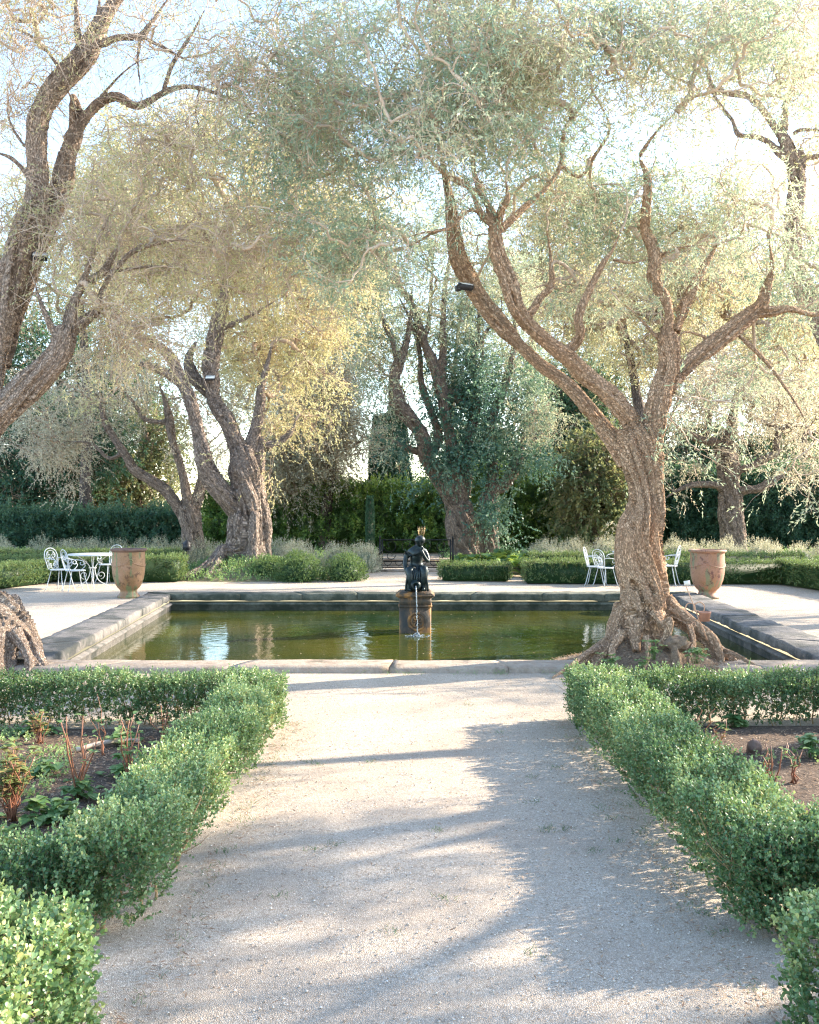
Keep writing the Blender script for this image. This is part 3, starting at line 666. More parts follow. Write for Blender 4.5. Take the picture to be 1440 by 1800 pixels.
hb = [(760,60,0,230,90,1.6,140),(700,190,-.3,200,100,1.5,150),(880,170,.3,170,120,1.6,120),(540,250,.3,120,110,1.2,60),(600,430,.4,110,55,.9,55),(500,120,.6,110,120,1.2,45),
      (970,320,1.1,110,80,.9,45),(1030,70,0,140,90,1.5,100),(1240,40,.2,190,70,1.5,90),(1090,385,1.2,130,80,.9,70),(1240,385,1.3,130,90,.9,60),(1300,340,.4,60,50,1,14),(1400,100,.5,80,100,1.2,30),
      (1400,470,1.3,80,90,.8,40),(1340,670,.9,90,70,.8,20),(1010,480,1.2,90,60,.6,22),(1190,300,.8,60,40,.6,12),(850,-110,0,420,110,2,120),(830,480,1.3,60,60,.6,14)]
hero += [px([(1078,456,4,-.4),(1112,462,3.5,-.3),(1150,452,3,-.1)], D), px([(1124,275,5),(1140,250,4),(1162,222,3.5),(1190,197,3)], D), px([(1155,452,5),(1200,435,4),(1250,430,3)], D),
        px([(985,290,5,-.2),(1020,310,4),(1045,275,4),(1072,228,4),(1060,190,3)], D), px([(795,400,4,.5),(760,410,3.5,.4),(735,425,3,.3),(700,440,2,.3)], D), px([(862,380,4.5,-.7),(825,370,4,-.8),(790,400,3.5,-.9),(740,410,3,-.9),(680,430,2.5,-.9)], D),
        px([(1180,620,5),(1120,555,4),(1090,530,3)], D), px([(1300,590,5,.2),(1350,640,4,.2),(1400,710,3.5,.2),(1425,760,3,.2)], D), px([(1262,600,4,.2),(1200,585,3.5,0),(1196,640,3,0)], D)]
hero_tree, hero_crown = olive('olive_tree', 'large gnarled olive with flaring roots in front of the right end of the pond', hero, hb, D, 'bark_near', 'olive', 11, .015, 16, .068, .0095, OLV,  maxr=.04, rtip=.0058, base=P(1136,1130,D), gaps=.4, ntw=5, twl=.48, twr=.0036, flute=.27)
# mound
def mound(name, label, c, rx, ry, h, seed, mat, grass=0):
    mb = MB(); n = 60; k = 20; V = [(c[0], c[1], h)]
    for i in range(1, k+1):
        r = i/k
        for j in range(n):
            a = 2*np.pi*j/n; V.append((c[0]+rx*r*np.cos(a), c[1]+ry*r*np.sin(a), h*(np.cos(r*np.pi)*.5+.5)-.02*(r > .98)))
    V = np.array(V); V[:, 2] += fb(V*5, seed, 3)*.05*h/.3*np.clip(V[:, 2]/h*3, 0, 1); V[:, :2] += fb(V*1.5+4, seed, 2)[:, None]*.12
    F4 = [[1+(i-1)*n+j, 1+i*n+j, 1+i*n+(j+1) % n, 1+(i-1)*n+(j+1) % n] for i in range(1, k) for j in range(n)]; F3 = [[0, 1+j, 1+(j+1) % n] for j in range(n)]
    mb.add(V, [np.array(F4), np.array(F3)]); return tag(mb.build(name, M[mat], smooth=True), label, kind='structure')
mc = P(1145, 1140, 10.75)
mound('earth_mound', 'dry earth mound under the roots of the large right olive', (mc[0], 10.85), 1.15, .95, .32, 3, 'mound')

# --- the olive at the left edge
D = 10.9
left = [
 px([(-20,1260,60),(-30,1130,56),(-60,1040,52),(-78,940,46),(-75,860,44),(-60,800,44),(-40,730,42),(-22,665,38),(-10,600,33),(2,545,30),(18,490,27),(32,445,25),(45,402,24),(62,350,22),(66,300,21),(64,250,21),(66,205,22),(88,168,22),(120,137,22),(145,105,23),(162,72,20),(175,48,18),(192,20,14),(215,-15,12),(240,-70,9)], D),
 px([(-5,640,28,.25),(22,560,20,.35),(48,490,18,.4),(68,435,18,.4),(88,385,19,.4),(108,320,22,.4),(116,275,20,.4),(130,235,16,.4),(133,190,16,.4),(128,165,13,.4)], D),
 px([(122,250,16,.4),(145,213,11,.4),(175,180,10,.4),(205,170,10,.35),(242,186,8,.3),(287,163,7,.3),(317,153,6,.3),(350,155,5,.3),(393,170,4,.3),(437,190,3.5,.3),(490,235,3,.3)], D),
 px([(-60,800,42),(-20,740,38,-.05),(15,712,33,-.1),(48,682,31,-.1),(78,653,29,-.15),(102,625,26,-.15),(112,600,23,-.15),(115,580,24,-.15),(118,572,20,-.15)], D),
 px([(124,580,12,-.15),(128,545,10,-.15),(138,512,9,-.1),(152,480,7,-.1),(166,440,6,-.1),(180,405,5,-.1),(205,355,4,-.1)], D),
 px([(130,580,12,-.1),(150,562,11,-.05),(172,545,10,0),(178,517,7,0),(192,487,6,0),(210,465,6,0),(235,442,6,0),(280,427,5,0),(325,422,4,0),(400,440,3,0)], D),
 px([(118,575,12,-.05),(124,540,8,0),(150,500,9,0),(180,480,9,.1),(200,450,8,.1),(212,420,4,.1)], D),
 px([(100,590,9,-.15),(86,565,7,-.2),(66,515,5,-.2),(58,470,4,-.2)], D),
 px([(170,70,13),(182,76,9),(207,66,7),(247,63,7),(262,45,6),(280,20,5),(305,-15,4)], D),
 px([(150,100,12),(137,60,8),(135,20,7),(132,-30,6)], D),
 px([(165,70,9),(172,30,7),(178,-20,6)], D),
 px([(60,330,8),(42,300,5),(22,280,5),(0,270,4),(-40,260,3)], D),
 # roots
 px([(-10,1090,60),(25,1110,40,-.1),(50,1130,24,-.2),(62,1160,18,-.35),(85,1195,12,-.5)], D),
 px([(0,1110,40,-.2),(5,1150,26,-.4),(20,1185,16,-.5),(35,1210,10,-.6)], D),
 px([(-20,1120,40,-.4),(-10,1170,22,-.6),(10,1210,14,-.7)], D),
 px([(25,1110,16,-.35),(45,1140,11,-.45),(52,1170,9,-.5),(45,1200,8,-.55)], D),
]
lb = [(330,40,0,180,100,1.3,62),(430,120,0,130,100,1.2,40),(100,20,0,130,70,1.2,42),(30,170,0,80,90,1,30),(330,250,0,120,70,.9,28),(330,440,.3,170,70,1.2,80),(190,380,.1,100,70,1,50),(450,400,.3,130,80,1,50),
      (210,545,.2,60,60,.8,36),(240,600,.2,60,40,.6,36),(150,-110,0,260,90,1.6,50),(60,400,.3,60,60,.8,16),(540,180,.3,80,80,1,20)]
left += [px([(287,160,5,.3),(303,115,5,.3),(322,85,5,.3),(343,50,4.5,.3),(372,-5,4,.3)], D), px([(250,66,4.5),(285,82,4),(335,108,3.5),(400,125,3)], D), px([(247,66,5),(243,110,4.5),(250,170,4)], D),
         px([(112,130,5),(75,82,4),(35,53,4),(-5,52,3.5)], D), px([(108,118,3.5),(60,75,3),(0,78,3)], D), px([(145,215,4,.4),(190,155,3.5,.4),(250,105,3,.4),(330,100,2.5,.4)], D), px([(350,156,3.5,.3),(345,200,3,.3),(350,230,3,.3),(335,270,2.5,.3)], D),
         px([(180,480,4,.1),(272,468,4,.1),(330,476,3,.1),(390,500,2.5,.1)], D), px([(45,260,4),(20,220,3.5),(15,180,3),(40,155,2.5)], D), px([(355,155,3),(410,130,2.8),(480,100,2.5)], D)]
olive('olive_tree', 'twin stemmed olive leaning in at the left edge, floodlight on its stem', left, lb, D, 'bark_dark', 'olive_gold', 23, .018, 7, .055, .008, OLV, maxr=.034, rtip=.0055, base=P(0,1150,D), ntw=6, twl=.5, gaps=.3, twr=.0042, rscale=.84)

# --- the broad olive on the left behind the pond
D = 24.5
mid = [
 px([(432,1012,44),(432,980,40),(432,945,34),(434,905,30),(433,860,28),(430,820,26),(424,790,22)], D),
 px([(470,1000,12,.2),(466,960,12,.2),(462,900,14,.2),(452,850,15,.2),(455,800,14,.2),(462,770,10,.2)], D),
 px([(405,1005,14,-.3),(408,960,12,-.2),(418,900,10,-.2),(420,850,9,-.2)], D),
 px([(440,1010,16,-.5),(443,960,11,-.4),(447,900,9,-.3)], D),
 px([(424,800,18),(412,772,15),(400,745,15),(388,725,14),(374,696,14),(369,655,15),(373,618,16),(381,575,14),(390,545,12),(396,500,8),(400,440,6)], D),
 px([(420,900,20),(395,872,18,-.2),(372,838,18,-.3),(358,805,15,-.4),(350,765,13,-.4),(338,715,12,-.5),(320,672,11,-.5),(300,630,11,-.6),(272,603,9,-.7),(241,590,7,-.8),(205,560,5,-.9)], D),
 px([(330,700,9,-.4),(318,675,8,-.5),(290,656,8,-.6),(262,643,7,-.7),(245,640,6,-.8),(215,655,4,-.8)], D),
 px([(372,695,11,.1),(352,678,10,.1),(336,655,11,.1),(332,630,10,.1),(345,600,7,.1)], D),
 px([(432,810,15,.1),(446,765,12,.2),(456,720,10,.3),(459,684,8,.3),(470,640,6,.3),(480,600,5,.4)], D),
 px([(440,820,10,.2),(460,789,9,.3),(490,777,7,.4),(512,757,6,.4),(522,735,4,.4)], D),
 px([(378,580,8),(430,560,5),(500,520,4)], D),
 px([(405,975,18,-.3),(392,968,12,-.5),(380,985,11,-.7),(362,1000,11,-.9),(330,1016,9,-1.2),(285,1030,5,-1.5)], D),
 px([(385,985,10,-.7),(372,1005,8,-1.1),(360,1022,6,-1.5)], D),
 px([(460,985,12,0),(480,1000,7,0),(505,1010,4,0)], D),
]
mbp = [(330,310,0,220,120,3,200),(500,420,.5,150,120,3,150),(250,450,.5,140,110,2.6,120),(430,480,2.2,130,70,1.6,80),(560,590,1.2,80,80,1.6,50),(150,330,1,130,110,2.5,90),(540,260,1,150,100,2.5,90),(620,360,1,90,90,2,50),(270,540,2.4,90,50,1.2,50),(390,230,0,200,80,3,90),(500,640,1.8,70,60,1.2,45),(640,480,1,70,80,2,35),(430,620,2.6,90,60,1.0,40),(520,740,1.5,60,30,1,24)]
olive('olive_tree', 'broad hollow olive with sprawling root on the grassy mound behind the pond', mid, mbp, D, 'bark_grey', 'olive_gold', 37, .03, 15, .085, .018, OLV, maxr=.09, rtip=.010, twr=.0052, base=P(430,1000,D), L_=.36, nl=10, twl=.6, ntw=5, spread=.28, twmat='twig_far', gaps=.35, flute=.32, rscale=.9)
mm = G(435, 1012); mound('grassy_mound', 'grassy mound around the broad left olive', (mm[0], 24.2), 2.4, 1.6, .42, 5, 'earth')

D = 27.5
olive('olive_tree', 'smaller forked olive with a tan trunk just left of the broad olive', [
 px([(340,1000,24),(340,970,21),(338,940,20),(333,910,22),(330,890,20)], D),
 px([(325,905,14),(312,888,12,-.1),(290,862,11,-.2),(262,842,11,-.3),(235,824,10,-.4),(216,795,9,-.5),(200,768,8,-.5),(187,748,8,-.5),(176,715,6,-.5),(168,690,4,-.5)], D),
 px([(338,900,15),(350,868,12,.1),(355,840,11,.1),(356,800,7,.1)], D),
 px([(332,895,12,-.1),(325,850,9,-.2),(316,815,8,-.2),(303,775,8,-.2),(297,735,10,-.2),(290,705,6,-.2),(280,675,4,-.2)], D),
 px([(297,742,6,-.2),(275,742,5,-.2),(253,736,5,-.2),(238,712,4,-.2),(222,692,3.5,-.2),(195,668,3,-.2)], D),
 px([(215,797,5,-.5),(190,805,4,-.5),(160,780,4,-.5),(105,775,3.5,-.5)], D)],
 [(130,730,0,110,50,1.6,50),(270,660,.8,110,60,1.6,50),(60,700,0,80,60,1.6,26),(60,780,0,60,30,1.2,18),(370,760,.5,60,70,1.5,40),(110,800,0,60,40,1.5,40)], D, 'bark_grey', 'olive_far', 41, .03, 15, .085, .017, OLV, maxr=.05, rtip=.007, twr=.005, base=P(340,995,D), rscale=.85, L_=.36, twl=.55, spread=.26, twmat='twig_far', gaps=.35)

D = 31.0
olive('olive_tree', 'many stemmed olive wrapped in dark ivy behind the fountain', [
 px([(818,995,28),(815,960,24),(810,930,22),(808,905,21),(805,885,20)], D),
 px([(838,985,16,.2),(832,940,14,.2),(828,905,14,.2)], D),
 px([(860,975,16,.3),(858,930,15,.3),(860,895,15,.3),(860,868,12,.3)], D),
 px([(800,890,15),(782,855,13),(765,828,13),(750,805,12,-.1),(745,775,11,-.1),(738,755,11,-.1),(722,738,12,-.1),(706,718,11,-.1),(697,695,11,-.1),(694,665,9,-.1),(702,635,9,-.1),(712,610,6,-.1),(722,560,4,-.1),(725,500,3,-.1)], D),
 px([(812,895,13),(808,860,10),(798,815,10),(792,770,9),(785,735,9),(778,690,9),(768,660,9),(755,625,8),(745,600,6),(733,560,6),(722,530,5),(706,510,5),(690,490,4),(668,485,3.5)], D),
 px([(775,680,7),(779,645,6),(779,580,5),(782,512,4),(790,460,3.5),(800,400,3)], D),
 px([(745,600,4),(754,565,3.5),(758,510,3.5),(762,450,3)], D),
 px([(700,640,5,-.1),(690,600,4.5,-.1),(676,570,4,-.1),(660,535,4,-.1),(642,545,3.5,-.1),(620,528,3,-.1)], D),
 px([(858,880,11,.3),(872,860,10,.3),(888,850,10,.3),(905,820,10,.3),(915,790,8,.3),(925,740,5,.3)], D),
 px([(785,700,8,.2),(802,690,9,.2),(812,715,8,.2),(820,700,5,.2)], D),
 px([(738,795,6),(715,788,5),(700,780,4),(698,760,2.5)], D),
 px([(808,900,9,.2),(822,850,8,.3),(818,800,8,.3),(830,750,8,.4),(838,700,7,.4),(832,640,5,.4),(842,570,4,.4),(838,500,3,.4)], D),
 px([(862,890,10,.3),(866,830,9,.3),(858,780,8,.3),(870,720,7,.4),(890,670,6,.4),(905,600,5,.4),(900,520,4,.4)], D),
 px([(752,810,8,0),(770,770,7,.3),(757,720,6,.4),(740,670,5,.4),(738,620,4,.4),(725,570,4,.4),(700,520,3,.4)], D),
 px([(820,640,5,.4),(850,590,4,.4),(885,540,3,.4)], D),
 px([(790,705,6,.3),(830,680,6,.3),(845,640,5,.3),(850,580,4,.3)], D)],
 [(670,470,0,110,80,2.5,90),(640,590,0,60,80,2,50),(835,520,.6,100,100,2.5,110),(770,400,0,130,80,2.5,100),(900,560,.6,80,110,2,90),(620,540,0,60,60,1.5,35),(930,720,.5,60,80,1.5,60),(700,800,0,30,30,1,14),(740,560,1,90,90,1.5,70),(660,650,.5,50,60,1,35),(760,700,1.2,80,70,1,45),(860,640,1.2,80,70,1,60)], D, 'bark_far', 'olive', 53, .03, 14, .09, .018, OLV, maxr=.06, rtip=.008, twr=.006, rscale=1.12, base=P(830,990,D), L_=.42, twl=.6, spread=.3, twmat='twig_far', gaps=.5)
rt = bpy.data.objects['olive_tree.004']
T = blobs([(850,720,.1,65,80,1,80),(835,640,.1,50,50,1,34),(880,800,-.1,40,50,.8,40),(800,800,-.6,35,45,.6,30),(760,850,-.2,20,50,.5,12),(870,900,-.6,14,50,.2,22),(925,790,-.2,40,50,.8,30),(715,770,-.3,25,35,.6,16)], D, 5)
T = np.vstack([T, blobs([(800,660,.3,50,60,.8,30),(940,700,.4,40,60,.8,26),(770,750,.2,30,60,.6,16)], D, 6)])
crown(T, nrm(np.random.default_rng(4).normal(size=T.shape)), M['ivy'], rt, 61, ns=11, ln=.10, wd=.036, L_=.35, nl=8, spread=.5, twl=.6, twr=.004, tw=MB(), name='ivy', gaps=.2)

olive('olive_tree', 'dark straight trunked olive with level limbs behind the right urn', [
 px([(1296,1000,30),(1292,970,24),(1288,940,22),(1285,900,21),(1283,860,20),(1280,825,20),(1276,795,18),(1283,765,11),(1288,735,9),(1295,690,7),(1300,640,5)], D),
 px([(1268,820,9),(1266,795,9),(1258,778,8,-.2),(1236,774,8,-.3),(1210,764,7,-.4),(1190,750,5,-.4),(1170,730,3,-.4)], D),
 px([(1290,835,10),(1302,825,8,-.2),(1322,820,7,-.3),(1345,806,7,-.4),(1364,795,7,-.4),(1366,775,6,-.4),(1373,755,6,-.4),(1390,748,5,-.4),(1420,752,4,-.4),(1445,765,3,-.4)], D),
 px([(1292,868,9),(1310,862,8,-.2),(1335,858,7,-.3),(1358,845,8,-.4),(1378,835,5,-.4)], D),
 px([(1275,862,8),(1255,852,7,-.2),(1220,852,6,-.3),(1192,862,5,-.3),(1165,878,4,-.3)], D),
 px([(1373,757,5,-.4),(1345,742,5,-.4),(1325,735,4,-.4),(1310,750,3,-.4)], D),
 px([(1296,950,14),(1306,975,11,-.3),(1322,992,8,-.5),(1335,1003,4,-.6)], D)],
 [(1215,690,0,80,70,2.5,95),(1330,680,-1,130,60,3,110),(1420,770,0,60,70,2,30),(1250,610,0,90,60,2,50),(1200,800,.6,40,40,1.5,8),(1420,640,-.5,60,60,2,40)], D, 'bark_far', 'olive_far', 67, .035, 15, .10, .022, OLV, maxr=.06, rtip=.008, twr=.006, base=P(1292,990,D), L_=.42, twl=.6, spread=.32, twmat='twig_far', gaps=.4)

D = 15.0
olive('olive_tree', 'olive at the right edge whose broken dark stem stands above the foliage', [
 px([(1640,1080,34),(1600,960,30),(1560,820,26),(1500,680,23),(1440,560,20),(1400,470,18),(1392,400,17),(1398,345,17),(1398,300,17),(1385,262,13),(1374,235,11),(1366,222,9)], D),
 px([(1404,310,12),(1409,285,11),(1408,258,11)], D),
 px([(1374,240,8),(1352,208,7),(1333,183,6),(1310,168,6),(1280,164,6),(1255,155,5),(1245,120,4)], D),
 px([(1388,280,9),(1370,270,7),(1350,250,6),(1325,240,6),(1298,236,5),(1288,212,4),(1270,190,4),(1252,160,4),(1235,110,3)], D),
 px([(1378,230,8),(1380,190,7),(1388,160,7),(1400,140,6),(1430,124,6),(1440,90,4),(1450,40,4)], D),
 px([(1404,280,8),(1425,276,7),(1470,270,6)], D),
 px([(1395,235,5),(1410,228,5),(1460,230,4)], D)],
 [(1330,80,0,120,90,2,70),(1430,190,0,60,90,1.5,30),(1200,130,.5,100,80,1.5,45),(1420,420,.8,60,60,1,40),(1300,330,1.2,80,50,1,26),(1420,300,1.3,50,60,.6,22),(1480,60,0,120,120,2,60),(1360,-70,0,200,80,2,60),(1480,450,0,90,100,2,50),(1250,210,.5,60,50,1,14)], D, 'bark_dark', 'olive_gold', 71, .02, 9, .065, .011, OLV, maxr=.035, rtip=.0055, twr=.004, L_=.3, twl=.5, ntw=4, gaps=.3)
# ================================================================== HEDGES NEAR THE CAMERA
def hedge_thing(name, label, runs, loc, leaf='box', **kw):
    root = thing(name, label, 'hedge', loc, world=True, group=kw.pop('group', 'clipped box hedges'))
    mb = MB(); st = MB(); cr = kw.pop('core', None)
    for k, (A, B, wd_, h, o) in enumerate(runs):
        q = dict(kw); q.update(o); s = q.pop('seed', 100+k)
        hedge(mb, st, A, B, wd_, h, s, **q)
        if cr: core(mb, A, B, wd_, h, cr)
    mb.build('foliage', M[leaf], root)
    if st.n: st.build('stems', M['boxstem'], root)
    return root
near = dict(dens=1500, jit=.13, L_=.075, nl=9, ln=.021, wd=.0088)
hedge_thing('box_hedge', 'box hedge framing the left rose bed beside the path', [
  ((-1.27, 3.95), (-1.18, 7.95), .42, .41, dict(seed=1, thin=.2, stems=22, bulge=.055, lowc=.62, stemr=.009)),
  ((-6.0, 7.85), (-1.2, 7.9), .40, .40, dict(seed=2, thin=.16, stems=30, inner=.5, bulge=.05, tintb=-.28)),  # back run: shade on its face put in as darker leaf colour
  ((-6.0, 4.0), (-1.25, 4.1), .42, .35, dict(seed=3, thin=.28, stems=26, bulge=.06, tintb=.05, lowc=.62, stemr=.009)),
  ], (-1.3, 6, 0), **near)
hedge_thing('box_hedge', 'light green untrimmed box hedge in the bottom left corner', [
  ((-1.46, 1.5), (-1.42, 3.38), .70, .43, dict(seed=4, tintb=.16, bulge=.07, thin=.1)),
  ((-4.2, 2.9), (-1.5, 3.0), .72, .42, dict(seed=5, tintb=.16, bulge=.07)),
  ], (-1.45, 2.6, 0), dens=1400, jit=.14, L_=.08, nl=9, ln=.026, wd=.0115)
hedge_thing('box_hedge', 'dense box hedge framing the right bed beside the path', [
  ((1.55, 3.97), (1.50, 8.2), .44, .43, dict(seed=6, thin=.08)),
  ((1.5, 8.0), (7.0, 8.0), .46, .39, dict(seed=7, thin=.06, tintb=-.2, inner=.6)),  # back run: leaves tinted darker to stand in for shade on the front
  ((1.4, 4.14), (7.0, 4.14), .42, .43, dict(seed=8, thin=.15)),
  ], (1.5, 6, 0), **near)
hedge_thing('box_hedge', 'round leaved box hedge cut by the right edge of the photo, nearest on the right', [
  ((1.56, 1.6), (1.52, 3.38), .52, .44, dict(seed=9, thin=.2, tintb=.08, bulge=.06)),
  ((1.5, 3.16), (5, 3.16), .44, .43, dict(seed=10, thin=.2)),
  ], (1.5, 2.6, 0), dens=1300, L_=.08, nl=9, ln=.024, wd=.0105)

# ================================================================== FAR BOX HEDGES AND SHRUBS
far = dict(dens=420, L_=.10, nl=7, ln=.032, wd=.014, fold=False, stems=0, inner=0, jit=.07, bulge=.05, core=.07, tintb=.15)
def gp(px_, py_): g = G(px_, py_); return (g[0], g[1])
def low(label, runs, **kw):
    q = dict(far); q.update(kw); rr = [(A, B, w_, h, dict(seed=200+i*7+int(abs(A[0])*10))) for i, (A, B, w_, h) in enumerate(runs)]
    return hedge_thing('low_box_hedge', label, rr, (*rr[0][0], 0), leaf='boxfar', group='low clipped box hedges round the terrace', **q)
low('stepped low box hedge at the left edge beside the iron chairs', [((-14.5, 19.6), (-8.9, 20.6), .9, .46), ((-8.9, 20.4), (-8.35, 22.6), .8, .5), ((-12, 18.3), (-7.5, 18.4), .5, .0001+.42)][:2])
low('low box hedge behind the left table and urn', [((-9.6, 23.0), (-5.2, 22.9), .8, .58), ((-11.5, 24.3), (-5.6, 24.3), .6, .66)])
low('low box hedge behind the right chairs and urn', [((2.55, 22.4), (8.6, 22.2), .8, .52), ((2.9, 24.0), (9.4, 23.9), .7, .60)])
low('box hedge running toward the camera at the right edge', [((8.55, 21.9), (9.3, 17.0), 1.0, .56), ((9.3, 22.6), (14, 22.6), .9, .56)])
low('short dark box hedge under the acanthus right of the gate path', [((.72, 23.2), (2.35, 23.0), .75, .42)], tintb=-.1)
def greenery(name, label, items, mat, cat='shrub', group=None, loc=None, **kw):
    c0 = items[0][0]; root = thing(name, label, cat, loc or (c0[0], c0[1], 0), world=True, group=group)
    mb = MB()
    for i, (c, r, h) in enumerate(items):
        shrub(mb, c, r, h, 300+i*13+int(abs(c[0])*7), **kw)
        if h > .25:
            V, F = lathe([(0.001, h*.72), (r*.35, h*.66), (r*.6, h*.45), (r*.68, h*.2), (r*.6, 0), (.001, 0)], 10); mb.add(V+np.array(c), F, .0)
    mb.build('foliage', M[mat], root); return root
RB = 'rounded bushes by the gate path'
for (x, y, r, h, lab) in ((-1.5, 23.1, .55, .64, 'round green bush nearest the gate path'), (-2.55, 22.9, .60, .68, 'round green bush second from the gate path'), (-3.3, 23.5, .5, .58, 'round green bush next to the grassy mound')):
    greenery('round_bush', lab, [((x, y, .02), r, h)], 'boxfar', group=RB, dens=1000, L_=.06, nl=7, ln=.028, wd=.012, irregular=.10, upb=.1)
rng = np.random.default_rng(12)
def greyband(x0, x1, y, h, seed, lab, mat='grey', tb=0):
    rg = np.random.default_rng(seed); n = int(abs(x1-x0)/.55)+1
    it = [((x0+(x1-x0)*k/max(1, n-1)+rg.normal()*.1, y+rg.normal()*.15, .02), rg.uniform(.42, .58), h*rg.uniform(.88, 1.1)) for k in range(n)]
    return greenery('grey_shrub_row', lab, it, mat, cat='shrubs', group='pale grey aromatic shrub rows', dens=420, L_=.16, nl=8, ln=.04, wd=.010, upb=.9, irregular=.3, tintb=tb)
greyband(-14, -6.3, 27.3, .78, 1, 'pale grey shrub row behind the left table', tb=.1)
greyband(-2.9, -1.25, 26.0, .85, 2, 'sunlit pale shrub row left of the iron gate', tb=.35)
greyband(-5.6, -3.2, 27.5, .75, 8, 'pale shrub row behind the broad left olive', tb=.3)
greyband(3.4, 7.2, 27.0, .80, 3, 'pale shrub row behind the right chairs', tb=.12)
greyband(7.6, 14, 26.8, .80, 4, 'pale shrub row at the right edge beyond the right urn', tb=.2)

# acanthus with big leaves
def bigleaf(mb, base, d, ln, wd, rng, droop=.5, tint=.4, lobes=True, seg=7):
    d = np.array(d)/np.linalg.norm(d); side = np.cross(d, [0, 0, 1]); side /= max(np.linalg.norm(side), 1e-6); up = np.cross(side, d); V = []
    for k in range(seg+1):
        t = k/seg; c = np.array(base)+d*ln*t+np.array([0, 0, -1])*droop*ln*t*t
        ww = wd*(math.sin(math.pi*min(1, t*.93+.05))**.8)*(1+(.28 if k % 2 else -.12)*lobes)
        V += [c-side*ww+up*ww*.25, c, c+side*ww+up*ww*.25]
    F = [[3*k+a, 3*k+a+1, 3*k+a+4, 3*k+a+3] for k in range(seg) for a in (0, 1)]; mb.add(V, np.array(F), tint)
def rosette(mb, c, n, ln, wd, seed, elev=(.3, 1.2), droop=.5, tb=.3):
    rg = np.random.default_rng(seed)
    for k in range(n):
        a = rg.uniform(0, 6.28); e = rg.uniform(*elev); s = rg.uniform(.6, 1.15)
        bigleaf(mb, np.array(c)+np.array([math.cos(a)*.03, math.sin(a)*.03, 0]), (math.cos(a)*math.cos(e), math.sin(a)*math.cos(e), math.sin(e)), ln*s, wd*s, rg, droop, tb+rg.uniform(-.2, .4))
root = thing('acanthus', 'large leaved acanthus clump at the foot of the ivy clad olive', 'plant', (2, 26.5, 0), world=True); mb = MB(); rg = np.random.default_rng(3)
for k in range(90): x_ = rg.uniform(1.25, 4.0); rosette(mb, (x_, rg.uniform(24.1, 28.2), .05+rg.uniform(0, .42)*(1-abs(x_-2.6)/2)), 10, .42, .12, 500+k, droop=.55, tb=.35)
mb.build('leaves', M['laurel'], root)

# ================================================================== TALL LAUREL HEDGE, GATE, BACKGROUND
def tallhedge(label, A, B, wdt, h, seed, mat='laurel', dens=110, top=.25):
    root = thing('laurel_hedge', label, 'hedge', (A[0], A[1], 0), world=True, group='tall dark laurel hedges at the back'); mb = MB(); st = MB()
    hedge(mb, st, A, B, wdt, h, seed, dens=dens, L_=.36, nl=8, ln=.14, wd=.042, jit=.5, bulge=.38, fold=False, stems=0, inner=0, upb=.5, z0=.1, tintb=-.1, toptint=.6)  # strong toptint: sunlit top painted into the leaves, partly yellow-green new shoots
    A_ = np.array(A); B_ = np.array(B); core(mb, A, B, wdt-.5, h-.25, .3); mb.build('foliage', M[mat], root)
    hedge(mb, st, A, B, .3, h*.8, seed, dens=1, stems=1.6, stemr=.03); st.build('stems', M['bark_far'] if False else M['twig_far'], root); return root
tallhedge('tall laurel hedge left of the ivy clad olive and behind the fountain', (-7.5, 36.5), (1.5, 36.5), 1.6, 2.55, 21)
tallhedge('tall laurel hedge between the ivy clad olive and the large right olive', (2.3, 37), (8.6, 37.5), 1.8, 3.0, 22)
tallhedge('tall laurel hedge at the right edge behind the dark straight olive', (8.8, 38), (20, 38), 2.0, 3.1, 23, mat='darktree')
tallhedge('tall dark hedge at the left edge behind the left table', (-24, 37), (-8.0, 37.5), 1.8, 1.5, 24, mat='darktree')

IRON = plain('black_iron', (.02, .02, .02), .5, .6, bmp=.05); WHT = plain('white_painted_iron', (.50, .54, .56), .4, var=.05, bmp=.05)
def arc(c, r, a0, a1, n=14, plane='xz', flip=1):
    a = np.linspace(a0, a1, n); z = np.zeros(n)
    if plane == 'xz': return np.column_stack([c[0]+r*np.cos(a), z+c[1], c[2]+r*np.sin(a)])
def spiral(c, r0, r1, a0, a1, n=26):
    a = np.linspace(a0, a1, n); r = np.linspace(r0, r1, n); return np.column_stack([c[0]+r*np.cos(a), np.full(n, c[1]), c[2]+r*np.sin(a)])
# gate: from px 668 to 790, top y 950, bottom 1005
gy = 26.4; gx0, gx1 = (668-720)/1750*gy, (796-720)/1750*gy; gz = P(0, 949, gy)[2]
gate = thing('iron_gate', 'black wrought iron double gate with scrolls behind the fountain', 'gate', ((gx0+gx1)/2, gy, 0), world=True)
for s, (a, b) in enumerate(((gx0+.06, (gx0+gx1)/2-.02), ((gx0+gx1)/2+.02, gx1-.06))):
    mb = MB()
    for z in (.10, .26, gz): mb.add(*box(a, gy-.015, z-.015, b, gy+.015, z+.015))
    for x in (a, b): mb.add(*box(x-.018, gy-.018, .06, x+.018, gy+.018, gz+.012))
    c = (a+b)/2
    for sg in (1, -1):
        mb.add(*tube(spiral((c+sg*.22, gy, .68), .20, .04, 0 if sg > 0 else math.pi, (0 if sg > 0 else math.pi)-sg*7.5), .009, 5))
        mb.add(*tube(spiral((c+sg*.22, gy, .42), .13, .03, 0, sg*7), .009, 5))
    for k in range(3):
        x = a+(b-a)*(k+.5)/3; mb.add(*tube(arc((x, gy, .255), .10, math.pi, 2*math.pi), .009, 5)); mb.add(*box(x-.007, gy-.006, .10, x+.007, gy+.006, .16))
    mb.build('gate_leaf', IRON, gate)
